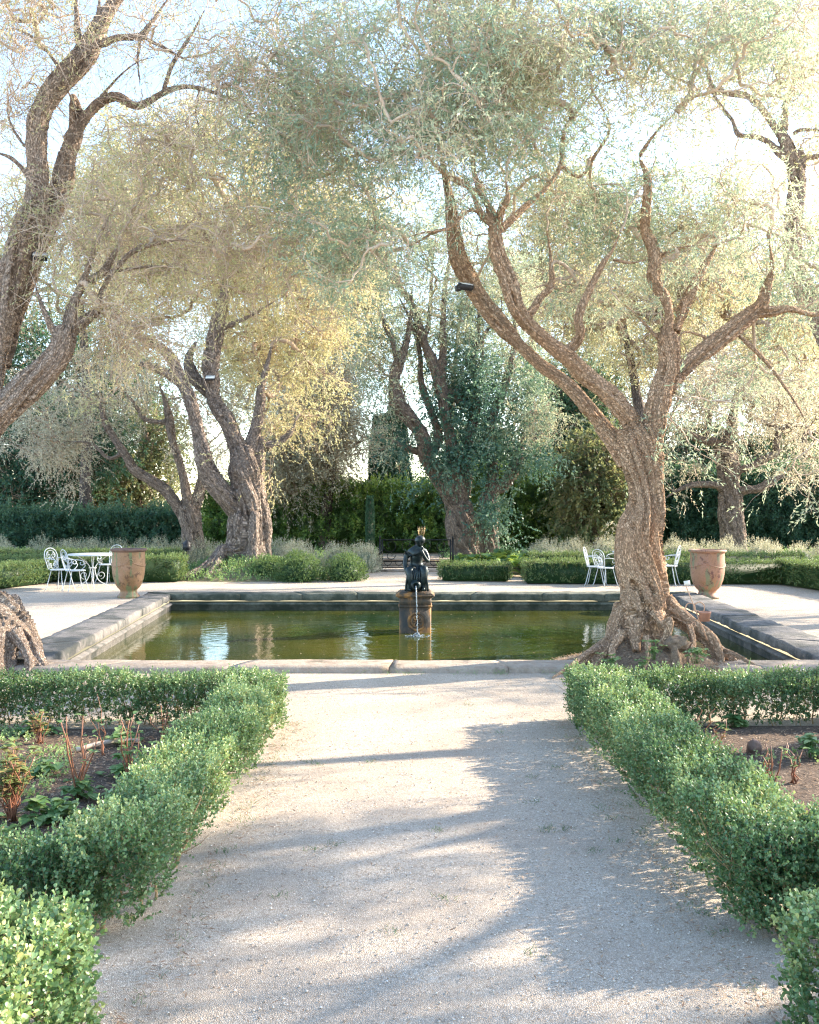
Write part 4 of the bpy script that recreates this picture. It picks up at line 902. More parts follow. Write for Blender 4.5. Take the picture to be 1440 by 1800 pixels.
for x in (gx0, gx1):
    mb = MB(); mb.add(*box(x-.025, gy-.025, 0, x+.025, gy+.025, gz+.03)); V, F = lathe([(.001, .07), (.018, .055), (.027, .03), (.018, .005), (.012, 0)], 10); mb.add(V+np.array([x, gy, gz+.03]), F); mb.build('gate_post', IRON, gate)
mb = MB(); mb.add(*box(gx0-.1, gy-.2, .004, gx1+.1, gy+.2, .035)); mb.build('threshold', M['stone_near'], gate)
lw = MB(); lw.add(*box(-1.1, 28.6, 0, 1.6, 28.9, .17)); lw.add(*box(-1.15, 28.55, .173, 1.65, 28.95, .22))
tag(lw.build('low_stone_wall', M['stone_near']), 'low pale stone wall seen through the iron gate', 'wall')

# slim ivy covered post / young cypress trunk left of the gate
rr_ = thing('slim_cypress', 'slim clipped column of dark foliage left of the iron gate', 'tree', (-1.13, 28.5, 0), world=True)
mb = MB(); mb.add(*tube([(-1.13, 28.5, 0), (-1.12, 28.5, 1.2), (-1.14, 28.5, 1.9)], [.1, .09, .05], 10)); mb.build('trunk', M['twig_far'], rr_)
mb = MB(); n = 3200; rg = np.random.default_rng(9); a = rg.uniform(0, 6.28, n); z = rg.uniform(.25, 1.95, n); r = .075*np.sin(np.clip((z-.1)/1.9, 0, 1)*math.pi)**.4+rg.uniform(0, .03, n)
sprigs(mb, np.column_stack([-1.13+r*np.cos(a), 28.5+r*np.sin(a), z]), nrm(np.column_stack([np.cos(a)*.5, np.sin(a)*.5, np.ones(n)])), .09, 6, .03, .012, rg); mb.build('foliage', M['darktree'], rr_)

# ---- background trees
def bgtree(name, label, base, h, blist, mat, seed, ntg, ln=.16, wd=.05, ns=9, tr=.22, group='trees beyond the terrace', cat='tree', L_=.5, spread=.7, nl=8, twl=.9):
    root = thing(name, label, cat, (*base, 0), world=True, group=group); rg = np.random.default_rng(seed)
    top = (base[0]+rg.normal()*.5, base[1], h*.8)
    C = [(base[0], base[1], -.05, tr*1.4), (base[0]+rg.normal()*.1, base[1], h*.15, tr), (base[0]+rg.normal()*.3, base[1], h*.4, tr*.8), (top[0], top[1], top[2], tr*.25)]
    S = resamp([C], .3, wob=.6, seed=seed)[0]; mb = MB(); mb.add(*tube(S[:, :3], S[:, 3], 9)); mb.build('trunk', M['bark_bg'], root, smooth=True)
    T = []
    for (cx, cz, rx, rz, w_) in blist:
        n = int(ntg*w_); u = nrm(rg.normal(size=(n, 3)))*(rg.uniform(0, 1, (n, 1))**.4); T.append(np.column_stack([base[0]+cx+u[:, 0]*rx, base[1]+u[:, 1]*rx*.8, cz+u[:, 2]*rz]))
    T = np.vstack(T); T = T[T[:, 2] > .3]
    Pt, Rd = grow([S], T, seed, .014, .45, .12, tmin=.15); tw = MB(); tw.add(*tubes(Pt, Rd, 5), .5)
    crown(Pt[:, -1], rdir(Pt), M[mat], root, seed, ns=ns, ln=ln, wd=wd, L_=L_, nl=nl, spread=spread, twl=twl, twr=.008, tw=tw, gaps=.3)
    tw.build('branches', M['twig_far'], root); return root
BG = [  # label, px of trunk, depth, blobs given in (px,py,rx,ry,weight), material
 ('dark evergreen tree at the left edge behind the left table', 40, 41, [(40,820,110,120,1.3),(130,780,90,90,.8)], 'darktree', 150),
 ('dark green tree rising behind the lower limb of the left edge olive', 100, 50, [(80,640,150,130,1.4),(220,700,90,100,.7),(-60,560,120,150,.5)], 'darktree', 150),
 ('olive green tree with drooping foliage left of the tan forked olive', 150, 43, [(140,860,45,90,1.0)], 'mixtree', 110),
 ('mixed green tree between the two left olives', 250, 44, [(230,840,90,70,.9),(280,760,60,60,.4)], 'mixtree', 110),
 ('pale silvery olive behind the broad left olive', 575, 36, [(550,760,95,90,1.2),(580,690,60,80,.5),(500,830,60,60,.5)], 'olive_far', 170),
 ('tall golden olive beyond the broad left olive', 470, 42, [(480,640,140,120,1.2),(420,480,180,140,.9),(600,560,90,150,.8)], 'olive_gold', 130),
 ('dark green tree right of the ivy clad olive', 985, 46, [(1000,750,80,110,1.6),(940,830,50,60,.4),(840,800,80,80,.6)], 'darktree', 150),
 ('teal green tree with gaps of sky behind the large right olive', 1075, 55, [(1070,700,70,90,.9),(1040,620,50,60,.3)], 'mixtree', 90),
 ('grey green olive bush spreading in front of the right laurel hedge', 1060, 34.5, [(1050,850,65,85,1.1)], 'mixtree', 130),
 ('dark broadleaf tree behind the straight trunked olive', 1230, 44, [(1220,830,100,90,1.4),(1340,850,100,90,1.2)], 'darktree', 140),
 ('golden olive beyond the right urn', 1400, 42, [(1390,640,110,120,1.2),(1260,560,110,90,.7)], 'olive_gold', 130),
 ('broad green tree at the far right edge', 1500, 48, [(1430,810,90,110,1.3),(1500,600,120,150,.6)], 'mixtree', 110),
 ('distant golden olive behind the top of the left edge olive', 150, 38, [(100,430,150,140,.9),(280,380,160,130,.9)], 'olive_gold', 120),
 ('distant airy tree whose crown fills the space above the fountain', 800, 58, [(600,440,110,80,.8),(540,540,80,100,.8),(720,600,90,90,.5)], 'mixtree', 80),
 ('distant grey green tree behind the crown of the large right olive', 1230, 44, [(1120,560,120,80,1.0),(1280,470,130,90,1.),(1130,440,110,60,.5)], 'olive_gold', 130),
 ('golden olive whose foliage fills the forks of the large right olive', 950, 38, [(960,480,100,70,.9),(1000,370,110,70,.6),(1040,560,70,50,.4),(930,640,50,50,.25)], 'olive_gold', 130),
]
for i, (lab, tx, d, bl, mat, nt_) in enumerate(BG):
    bx = (tx-720)/FOC*d; mxh = max(P(0, b[1]-b[3], d)[2] for b in bl)
    L2 = [((b[0]-tx)/FOC*d, P(0, b[1], d)[2], b[2]/FOC*d, b[3]/FOC*d, b[4]) for b in bl]
    ol = mat.startswith('olive')
    bgtree('olive_tree' if ol else 'broadleaf_tree', lab, (bx, d), mxh, L2, mat, 400+i, nt_*1.9, ln=.12 if ol else .17, wd=.026 if ol else .055, ns=16 if ol else 10, spread=.6)
# cypress
def cypress(x, y, h, r, seed, lab):
    root = thing('cypress_tree', lab, 'tree', (x, y, 0), world=True, group='cypress trees'); rg = np.random.default_rng(seed)
    mb = MB(); mb.add(*tube([(x, y, -.05), (x, y, h*.5), (x, y, h*.9)], [.16, .1, .03], 8)); mb.build('trunk', M['twig_far'], root)
    n = int(h*1200); z = rg.uniform(.2, 1, n)**.9*h; a = rg.uniform(0, 6.28, n); q = z/h; rr = r*np.clip(1.05-q, 0, 1)**.45*np.clip(q*4, .3, 1)*(1+.25*fb(np.column_stack([np.cos(a)*2, np.sin(a)*2, z*1.2]), seed, 2))*rg.uniform(.75, 1, n)
    mb = MB(); sprigs(mb, np.column_stack([x+rr*np.cos(a), y+rr*np.sin(a), z]), nrm(np.column_stack([np.cos(a)*.35, np.sin(a)*.35, np.ones(n)])), .28, 7, .1, .03, rg); mb.build('crown', M['darktree'], root)
q = 38.6; cypress((697-720)/FOC*q, q, P(0, 712, q)[2], .62, 3, 'dark cypress left of the ivy clad olive'); cypress((668-720)/FOC*39, 39, P(0, 740, 39)[2], .5, 4, 'lower dark cypress touching the tall cypress')
cypress((975-720)/FOC*56, 56, P(0, 668, 56)[2], 1.3, 5, 'cypress between the ivy clad olive and the large right olive')
# house glimpsed at left
hx, hy = (95-720)/FOC*58, 58.0
hs = thing('house', 'pink tiled house glimpsed through the trees at the left', 'house', (hx, hy, 0), world=True)
mb = MB(); mb.add(*box(hx-5, hy, 0, hx+3, hy+6, 1.0)); mb.add(*box(hx-5.2, hy+.5, 1, hx+3.2, hy+6, 1.02)); mb.build('wall', plain('house_render', (.62, .56, .48)), hs)
mb = MB(); mb.add([(hx-5.4, hy-.4, 1.0), (hx+3.4, hy-.4, 1.0), (hx+3.4, hy+3, 2.1), (hx-5.4, hy+3, 2.1), (hx-5.4, hy+6.4, 1.0), (hx+3.4, hy+6.4, 1.0)], [np.array([[0, 1, 2, 3], [3, 2, 5, 4]]), np.array([[0, 3, 4], [1, 5, 2]])]); mb.build('roof', plain('terracotta_tiles', (.55, .22, .14), var=.3, scale=4), hs)
mb = MB(); mb.add(*box(hx-1.2, hy-.03, .1, hx-.4, hy+.0, .85)); mb.build('window', IRON, hs)
# ---- trees out of frame to the right that shade the path and the terrace
def side_tree(lab, limbs, tg, seed, leaf='olive', n=90, ns=12):
    root = thing('olive_tree', lab, 'tree', (limbs[0][0][0], limbs[0][0][1], 0), world=True, group=OLV); rg = np.random.default_rng(seed)
    o, Ls = woody('trunk', [np.array(l, float) for l in limbs], M['bark_near'], root, .04, seed=seed)
    T = []
    for (x, y, z, rx, ry, rz, w_) in tg: u = nrm(rg.normal(size=(int(n*w_), 3)))*(rg.uniform(0, 1, (int(n*w_), 1))**.45); T.append(np.array([x, y, z])+u*np.array([rx, ry, rz]))
    Pt, Rd = grow(Ls, np.vstack(T), seed, .005, .42, .05); tw = MB(); tw.add(*tubes(Pt, Rd, 5), .5)
    crown(Pt[:, -1], rdir(Pt), M[leaf], root, seed, ns=ns, ln=.075, wd=.012, L_=.3, nl=10, spread=.3, ntw=4, twl=.5, twr=.004, tw=tw, gaps=.35); tw.build('branches', M['twig'], root)
bgtree('olive_tree', 'golden olive on the right terrace whose trunk hides behind the large right olive', (5.45, 23.9), 8, [(1.5, 6.9, 2.0, .9, 1.), (-1.3, 6.6, 1.4, .9, .6), (3.6, 5.8, 1.2, .9, .5), (.3, 5.4, 1.0, .5, .3)], 'olive_gold', 690, 150, ln=.085, wd=.016, ns=15, tr=.2, L_=.36, spread=.3, twl=.6, group=OLV)
side_tree('garden olive standing out of the picture to the right, level with the right bed', [
  [(7.6, 9.7, -.1, .30), (7.5, 9.7, 1.0, .22), (7.6, 9.6, 1.7, .20)],
  [(7.55, 9.65, 1.4, .17), (7.0, 9.5, 2.2, .14), (6.2, 9.3, 2.8, .11), (5.4, 9.2, 3.1, .07), (4.7, 9.0, 3.3, .04)],
  [(7.6, 9.6, 1.5, .17), (7.4, 8.9, 2.3, .14), (7.0, 8.3, 3.0, .12), (6.4, 7.9, 3.6, .08), (5.8, 7.7, 4.2, .05)],
  [(7.6, 9.6, 1.6, .16), (8.2, 9.3, 2.4, .13), (8.3, 8.8, 3.2, .10), (8.0, 8.2, 4.0, .06)],
  [(7.2, 8.5, 2.7, .09), (6.9, 7.6, 2.9, .08), (6.9, 6.8, 3.2, .06), (6.7, 6.2, 3.5, .04)]],
  [(6.6, 7.2, 4.1, 1.1, 1.0, .5, .7), (8.2, 8.2, 4.4, 1.0, 1.0, .6, .6), (6.9, 6.0, 3.7, .8, .8, .4, .35), (5.2, 9.0, 3.6, .6, .6, .35, .25)], 701)
side_tree('garden olive standing out of the picture to the right, nearest the camera', [
  [(6.8, 5.8, -.1, .28), (6.9, 5.7, 1.0, .21), (6.8, 5.7, 1.6, .2)],
  [(6.8, 5.7, 1.4, .16), (6.3, 5.4, 2.2, .12), (5.9, 5.0, 2.8, .08), (5.4, 4.8, 3.2, .05)],
  [(6.8, 5.7, 1.5, .15), (7.4, 5.4, 2.4, .12), (7.6, 4.8, 3.2, .07)]],
  [(5.9, 5.2, 3.2, .6, .4, .3, .22), (7.5, 5.4, 3.5, .8, .5, .4, .35)], 702)
for i, (x, y, h, cz, rx, rz, w_) in enumerate(((12.5, 13.5, 6.5, 4.6, 2.0, 1.1, 1.), (13.5, 18.5, 7, 4.8, 2.2, 1.3, 1.), (15.5, 26.5, 7, 4.6, 1.8, 1.1, .6))):
    bgtree('olive_tree', 'garden olive standing out of the picture to the right, %s' % ('level with the pond front', 'level with the far pond end', 'behind the right terrace')[i], (x, y), h, [(0, cz, rx, rz, w_)], 'olive', 700+i, 120, ln=.07, wd=.012, ns=14, tr=.2, L_=.35, spread=.35, twl=.6, group=OLV)
# ================================================================== URNS
def urnmat(name, base, alt, stain, green):
    m, nt, bs, out = newmat(name); tc = nt.nodes.new('ShaderNodeTexCoord'); v = tc.outputs['Object']
    n1 = noise(nt, 3.2, 5, .6, v, .3); n2 = noise(nt, 9, 6, .7, v); n3 = noise(nt, 40, 4, .7, v)
    mp = nt.nodes.new('ShaderNodeMapping'); mp.inputs['Scale'].default_value = (9, 9, 1.6); mp.inputs['Location'].default_value = (3.1, 1.7, .4); L(nt, v, mp.inputs[0]); n4 = noise(nt, 1.0, 3, .5, mp.outputs[0])
    c = ramp(nt, [(.35, base), (.65, alt)], n1.outputs['Fac']).outputs[0]
    c = mixc(nt, ramp(nt, [(.54, (0,)*3), (.57, (.75,)*3)], n4.outputs['Fac']).outputs[0], c, green)
    c = mixc(nt, ramp(nt, [(.56, (0,)*3), (.60, (.8,)*3)], n2.outputs['Fac']).outputs[0], c, stain)
    c = mixc(nt, ramp(nt, [(.45, (0,)*3), (.7, (.6,)*3)], n3.outputs['Fac']).outputs[0], c, tuple(x*.6 for x in base))
    L(nt, c, bs.inputs['Base Color']); bs.inputs['Roughness'].default_value = .6; a = N(nt, 'ShaderNodeMath', operation='ADD'); L(nt, n2.outputs['Fac'], a.inputs[0]); L(nt, n3.outputs['Fac'], a.inputs[1]); bump(nt, bs, a.outputs[0], .35, .01); return m
def urn(label, pxx, base_y, top_y, wpx, m, rimmat, seed, dark=True):
    g = G(pxx, base_y); d = g[1]+.16; s = d/FOC; h = (base_y-top_y)*s*.985; r = wpx/2*s; x = g[0]
    t = thing('urn', label, 'urn', (x, d, 0), rz=seed, group='glazed garden urns')
    pr = [(.001, 0), (.60, 0), (.62, .02), (.61, .045), (.53, .07), (.47, .10), (.445, .14), (.49, .17), (.60, .21), (.73, .29), (.82, .39), (.875, .50), (.90, .60), (.905, .70), (.895, .80), (.885, .90), (.885, .935)]
    V, F = lathe([(a*r, b*h) for a, b in pr], 56); ph = np.arctan2(V[:, 1], V[:, 0]); mb = MB()
    mb.add(V, F); b = mb.build('body', m, t, smooth=True)
    rim = [(.885, .93), (.93, .945), (.99, .955), (1.0, .975), (.985, .995), (.93, 1.0), (.82, .985), (.80, .96), (.79, .8), (.78, .5), (.001, .45)]
    V, F = lathe([(a*r, c*h) for a, c in rim], 56); MB().add(V, F).build('rim', rimmat, t, smooth=True)
    mb = MB(); a = np.linspace(0, 2*np.pi, 181)[:-1]   # garland in relief
    zz = .70-.07*np.abs(np.sin(a*1.5))**.8*1.5+.05; rad = .905-.0*a
    mb.add(*tube(np.column_stack([np.cos(a)*r*.902, np.sin(a)*r*.902, zz*h]), .012, 6, closed=True)); mb.build('garland', m, t, smooth=True)
    for k in range(3):
        mb = MB(); an = k*2*np.pi/3; an0 = an; u = np.linspace(0, 2*np.pi, 15)[:-1]; c = np.array([np.cos(an)*r*.895, np.sin(an)*r*.895, .74*h]); tt = np.array([-np.sin(an), np.cos(an), 0])
        mb.add(*tube(c+np.cos(u)[:, None]*tt*.045+np.sin(u)[:, None]*np.array([0, 0, .045]), .013, 6, closed=True)); mb.build('medallion', m, t, smooth=True)
    return t
URN1 = urnmat('ochre_glaze', (.27, .15, .065), (.34, .20, .125), (.10, .05, .03), (.12, .20, .09)); URN2 = urnmat('pink_ochre_glaze', (.30, .155, .08), (.34, .18, .13), (.09, .03, .035), (.13, .19, .11))
urn('large ochre urn with a dark rim beside the left table', 222, 1052, 964, 63, URN1, plain('dark_rim', (.16, .10, .08), .9, var=.3), .9)
urn('large pinkish urn with peeling glaze beside the right end of the pond', 1248, 1053, 966, 66, URN2, URN2, 2.2)

# ================================================================== CHAIRS AND TABLES
def P3(*p): return np.array(p, float)
def make_chair():
    t = thing('garden_chair', '-', 'chair', (0, 0, 0), group='white scrolled iron chairs')
    z = .44; mb = MB(); V, F = lathe([(.001, z+.004), (.19, z+.004), (.205, z-.002), (.205, z-.014), (.19, z-.018), (.001, z-.018)], 28); mb.add(V, F); mb.build('seat', WHT, t)
    for sx in (1, -1):
        for sy in (1, -1):
            mb = MB(); mb.add(*tube(catmull([(sx*.12, sy*.12, z-.01), (sx*.145, sy*.15, .28), (sx*.18, sy*.20, .06), (sx*.20, sy*.23, .0)], .04), .009, 6)); mb.build('leg', WHT, t)
    mb = MB(); yb = -.17; lean = lambda P_: np.column_stack([P_[:, 0], P_[:, 1]-(P_[:, 2]-z)*.22, P_[:, 2]])
    arch = catmull([(-.15, yb, z), (-.18, yb, .58), (-.20, yb, .70), (-.15, yb, .82), (0, yb, .87), (.15, yb, .82), (.20, yb, .70), (.18, yb, .58), (.15, yb, z)], .03); mb.add(*tube(lean(arch), .009, 6))
    inn = catmull([(-.11, yb, z), (-.13, yb, .58), (-.15, yb, .70), (-.10, yb, .79), (0, yb, .82), (.10, yb, .79), (.15, yb, .70), (.13, yb, .58), (.11, yb, z)], .03); mb.add(*tube(lean(inn), .005, 5))
    for s in (1, -1):
        mb.add(*tube(lean(spiral((s*.065, yb, .72), .062, .018, math.pi/2 if s > 0 else math.pi/2, math.pi/2-s*8)), .0055, 5))
        mb.add(*tube(lean(catmull([(s*.01, yb, z), (s*.06, yb, .52), (s*.10, yb, .60), (s*.03, yb, .68), (s*.002, yb, .62)], .02)), .0055, 5))
        mb.add(*tube(lean(spiral((s*.05, yb, .52), .05, .015, -math.pi/2, -math.pi/2+s*7)), .005, 5))
    mb.build('backrest', WHT, t)
    for s in (1, -1):
        mb = MB(); mb.add(*tube(catmull([(s*.185, yb-.045, .66), (s*.23, -.08, .665), (s*.24, .04, .645), (s*.235, .10, .60), (s*.215, .07, .55), (s*.21, .02, .57), (s*.22, .03, .61)], .02), .0085, 6))
        mb.add(*tube(catmull([(s*.235, .09, .59), (s*.22, .12, .53), (s*.19, .07, .47), (s*.175, .02, z)], .02), .0075, 6)); mb.build('armrest', WHT, t)
    return t
def make_table(R_=.52):
    t = thing('garden_table', '-', 'table', (0, 0, 0), group='white round iron tables'); h = .72
    V, F = lathe([(.001, h), (R_-.01, h), (R_, h-.006), (R_, h-.028), (R_-.015, h-.03), (R_-.02, h-.012), (.001, h-.012)], 48); MB().add(V, F).build('table_top', WHT, t)
    for k in range(4):
        a = k*math.pi/2+.4; u = catmull([(.34, 0, h-.02), (.20, 0, .60), (.07, 0, .47), (.05, 0, .34), (.12, 0, .16), (.26, 0, .06), (.36, 0, 0)], .03); mb = MB(); mb.add(*tube(xf(u, rz=a), .010, 6))
        sp = spiral((.17, 0, .27), .085, .02, -math.pi/2, 5.5); mb.add(*tube(xf(sp, rz=a), .007, 5)); sp = spiral((.15, 0, .55), .05, .02, math.pi/2, -5); mb.add(*tube(xf(sp, rz=a), .006, 5)); mb.build('leg', WHT, t)
    mb = MB(); a = np.linspace(0, 2*np.pi, 25)[:-1]; mb.add(*tube(np.column_stack([np.cos(a)*.075, np.sin(a)*.075, a*0+.42]), .008, 5, closed=True)); mb.build('collar', WHT, t); return t
chair = make_chair(); used = [0]
def put(px_, py_, rz, lab, s=1.0):
    g = G(px_, py_); loc = (g[0], g[1]+.1, 0)
    if not used[0]: used[0] = 1; chair.location = loc; chair.rotation_euler = (0, 0, rz); chair['label'] = lab; chair.scale = (s,)*3; return
    dup(chair, loc, rz, lab, s)
put(103, 1039, -1.9, 'white scrolled iron chair at the far left of the left table, seen side on', 1.0)
put(130, 1040, -.9, 'white scrolled iron chair in front of the left table, back toward the camera', .98)
put(188, 1026, 2.6, 'white scrolled iron chair half hidden behind the left urn', .98)
put(1049, 1030, -1.9, 'white iron chair leftmost of the right hand group', .96)
put(1066, 1031, -1.0, 'white iron chair in front of the right hand group with a round open seat', .92)
put(1087, 1024, 2.4, 'white iron chair half hidden by the left side of the large right olive trunk', .95)
put(1176, 1030, 1.1, 'white iron chair to the right of the large right olive trunk', 1.0)
tb = make_table(.50); g = G(163, 1033); tb.location = (g[0]+.0, g[1], 0); tb['label'] = 'round white iron table with scrolled legs beside the left urn'
g = G(1122, 1028); dup(tb, (g[0], g[1]+.3, 0), .4, 'round white iron table behind the trunk of the large right olive')

# ================================================================== FOUNTAIN
BRZ, nt, bs, out = newmat('dark_patinated_bronze'); n1 = noise(nt, 14, 5, .6, objco(nt)); c = ramp(nt, [(.35, (.006, .012, .016)), (.6, (.015, .03, .034)), (.75, (.04, .07, .07))], n1.outputs['Fac'])
L(nt, c.outputs[0], bs.inputs['Base Color']); bs.inputs['Roughness'].default_value = .38; bs.inputs['Metallic'].default_value = .35; bump(nt, bs, n1.outputs['Fac'], .2, .01)
PED, nt, bs, out = newmat('stained_pedestal_stone'); v = objco(nt, (1, 1, .45)); n1 = noise(nt, 4.5, 5, .6, v); n2 = noise(nt, 16, 5, .7, v)
c = ramp(nt, [(.34, (.03, .03, .026)), (.46, (.10, .065, .04)), (.54, (.36, .17, .05))], n1.outputs['Fac']).outputs[0]; c = mixc(nt, ramp(nt, [(.5, (0,)*3), (.7, (.7,)*3)], n2.outputs['Fac']).outputs[0], c, (.03, .035, .03))
L(nt, c, bs.inputs['Base Color']); bs.inputs['Roughness'].default_value = .7; bump(nt, bs, n2.outputs['Fac'], .6, .012)
fd = 15.2; fs = fd/FOC; fx = (730-720)*fs
def fz(py): return EYE+(HOR-py)*fs
ped = thing('pedestal', 'dark orange stained stone pedestal with a round medallion standing in the pond', 'pedestal', (fx, fd, -.2), world=True)
def prism8(hw, z0, z1, ch=.07, hw2=None):
    hw2 = hw2 or hw; V = []
    for z, w_ in ((z0, hw), (z1, hw2)):
        c_ = w_*ch
        for p in ((-w_+c_, -w_), (w_-c_, -w_), (w_, -w_+c_), (w_, w_-c_), (w_-c_, w_), (-w_+c_, w_), (-w_, w_-c_), (-w_, -w_+c_)): V.append((fx+p[0], fd+.22+p[1], z))
    return V, [np.array([[j, (j+1) % 8, 8+(j+1) % 8, 8+j] for j in range(8)]), np.array([[7, 6, 5, 4, 3, 2, 1, 0], [8, 9, 10, 11, 12, 13, 14, 15]])]
mb = MB(); hwp = 28*fs
mb.add(*prism8(hwp, -.6, fz(1067))); mb.build('shaft', PED, ped)
mb = MB(); mb.add(*prism8(hwp*1.06, fz(1067), fz(1064))); mb.add(*prism8(hwp*1.01, fz(1064), fz(1051))); mb.add(*prism8(hwp*1.05, fz(1051), fz(1048), hw2=hwp*1.18)); mb.add(*prism8(hwp*1.22, fz(1048), fz(1045.5))); mb.add(*prism8(hwp*1.18, fz(1045.5), fz(1040), hw2=hwp*.95)); mb.build('cornice', PED, ped)
ang = np.linspace(0, 2*np.pi, 33)[:-1]; yfr = fd+.22-hwp
for nm_, r_, th in (('medallion_ring', 15*fs, .022), ('medallion_rosette', 9*fs, .02)):
    mb = MB(); mb.add(*tube(np.column_stack([fx+3*fs+np.cos(ang)*r_, ang*0+yfr-.004, fz(1092)+np.sin(ang)*r_]), th, 8, closed=True))
    if 'ros' in nm_:
        for k in range(8): a_ = k*math.pi/4; mb.add(*tube([(fx+3*fs+math.cos(a_)*.015, yfr-.006, fz(1092)+math.sin(a_)*.015), (fx+3*fs+math.cos(a_)*r_*.9, yfr-.012, fz(1092)+math.sin(a_)*r_*.9)], [.008, .02], 6))
    mb.build(nm_, PED, ped, smooth=True)
# statue -----------------------------------------------------------
st_ = thing('fountain_statue', 'dark bronze seated figure with bowed head and spiky crown pouring from a jug', 'statue', (fx, fd+.22, fz(1040)), world=True)
def S(px_, py_, dy=0.0): return (( px_-720)*fs, fd+.18+dy, fz(py_))
def skin(name, verts, edges, rad, mat, parent, sub=2, root=0):
    me = bpy.data.meshes.new(name); me.from_pydata(verts, edges, []); o = bpy.data.objects.new(name, me); COL.objects.link(o)
    m1 = o.modifiers.new('s', 'SKIN'); m1.use_smooth_shade = True; me.update()
    bpy.context.view_layer.objects.active = o
    if not me.skin_vertices: 
        bm_ = bmesh.new(); bm_.from_mesh(me); bm_.verts.layers.skin.verify(); bm_.to_mesh(me); bm_.free()
    for k, v in enumerate(me.skin_vertices[0].data): r = rad[k]; v.radius = (r, r) if np.isscalar(r) else r; v.use_root = (k == root)
    m2 = o.modifiers.new('u', 'SUBSURF'); m2.levels = sub; dg = bpy.context.evaluated_depsgraph_get(); dg.update()
    mm = bpy.data.meshes.new_from_object(o.evaluated_get(dg)); o.modifiers.clear(); o.data = mm; bpy.data.meshes.remove(me); mm.name = name; mm.materials.clear(); mm.materials.append(mat); o.parent = parent; o.matrix_parent_inverse = Vector_inv(parent); return o
V_ = [S(732,1005,.05), S(731,990,.04), S(732,975,.0), S(734,966,-.02), S(737,959,-.05), S(738,955,-.09), S(739,949,-.10), S(738,944,-.07),  # pelvis..head 0-7
      S(720,972,0), S(713,982,-.02), S(712,996,-.06), S(717,1010,-.14), S(722,1021,-.20), S(724,1026,-.21),      # the arm reaching down 8-13
      S(746,970,-.01), S(751,978,-.03), S(753,988,-.08), S(748,982,-.13), S(743,972,-.16), S(741,966,-.15),     # the bent arm with hand at the chin 14-19
      S(726,1006,-.02), S(719,1000,-.20), S(721,1018,-.22), S(723,1034,-.20), S(720,1038,-.27),                # leg one 20-24
      S(741,1006,-.02), S(746,998,-.20), S(745,1016,-.22), S(744,1032,-.20), S(744,1037,-.28)]                 # leg two 25-29
E_ = [(0,1),(1,2),(2,3),(3,4),(4,5),(5,6),(6,7),(3,8),(8,9),(9,10),(10,11),(11,12),(12,13),(3,14),(14,15),(15,16),(16,17),(17,18),(18,19),(0,20),(20,21),(21,22),(22,23),(23,24),(0,25),(25,26),(26,27),(27,28),(28,29)]
f_ = fs
R_ = [14*f_,11*f_,12.5*f_,10*f_,4.5*f_,7*f_,8.3*f_,6*f_, 6.5*f_,5*f_,4.2*f_,3.6*f_,2.8*f_,2.2*f_, 6.5*f_,5*f_,4*f_,3.4*f_,2.8*f_,2.2*f_, 9*f_,7.5*f_,6*f_,4*f_,3.5*f_, 9*f_,8*f_,6.2*f_,4*f_,3.5*f_]
skin('figure', V_, E_, R_, BRZ, st_)
# fingers, face and hair
mb = MB()
for k in range(5): a_ = S(722+k*1.0, 1025, -.21+.004*k); mb.add(*tube([a_, (a_[0]+.001*k, a_[1]-.012, a_[2]-.02), (a_[0], a_[1]-.008, a_[2]-.038+.003*abs(k-2))], [.0065, .0055, .004], 6))
mb.build('hand', BRZ, st_, smooth=True); mb = MB()
for k in range(5): a_ = S(741+k*.9, 967-k*.4, -.155); mb.add(*tube([a_, (a_[0]-.006, a_[1]-.004, a_[2]+.02), (a_[0]-.01, a_[1]+.006, a_[2]+.036)], [.0065, .0055, .004], 6))
mb.build('hand', BRZ, st_, smooth=True)
def ell(c, r, k=20, m=12):
    u = np.linspace(0, np.pi, m); V, F = lathe([(max(1e-4, math.sin(t)), -math.cos(t)) for t in u], k); return V*np.array(r)+np.array(c), F
mb = MB(); hc = np.array(S(738.5, 952, -.10)); mb.add(*ell(hc+[0, -.050, -.012], (.011, .016, .018), 10, 8)); mb.add(*ell(hc+[0, -.05, -.040], (.016, .012, .006), 10, 8))
for s in (1, -1): mb.add(*ell(hc+[s*.022, -.048, .006], (.011, .008, .007), 10, 8))
mb.build('face', BRZ, st_, smooth=True)
mb = MB(); V, F = ell(hc+[0, .018, .022], (.080, .082, .072), 28, 16); V[:, :2] += (fb(V*30, 3, 2)*.010)[:, None]; V[:, 2] += fb(V*26+5, 4, 2)*.008; mb.add(V, F); mb.add(*ell(hc+[0, .10, -.01], (.04, .035, .035))); mb.build('hair', BRZ, st_, smooth=True)
# drapery over the knees and the rock seat
def drape(cx_, cy, z0, z1, r0, r1, dy, k=72, m=26, seed=1, fold=.012):
    a = np.arange(k)*2*np.pi/k; V = []
    for i in range(m+1):
        t = i/m; z = z0+(z1-z0)*t; r = (r0[0]*(1-t)+r1[0]*t, r0[1]*(1-t)+r1[1]*t); f = fold*(1-.6*t)*np.sin(a*11+3*np.sin(t*3)+a*0)+fold*.6*np.sin(a*23+t*5)
        V.append(np.column_stack([cx_+(r[0]+f)*np.cos(a), cy+(r[1]+f)*np.sin(a)-dy*t, np.full(k, z)+.01*np.sin(a*3+t*4)]))
    V.append(np.array([[cx_, cy-dy, z1+.03]])); V = np.vstack(V); i = np.arange(m)[:, None]; j = np.arange(k)[None]; F = np.stack([i*k+j, i*k+(j+1) % k, (i+1)*k+(j+1) % k, (i+1)*k+j], -1).reshape(-1, 4)
    return V, [F, np.array([[m*k+q, m*k+(q+1) % k, (m+1)*k] for q in range(k)])]
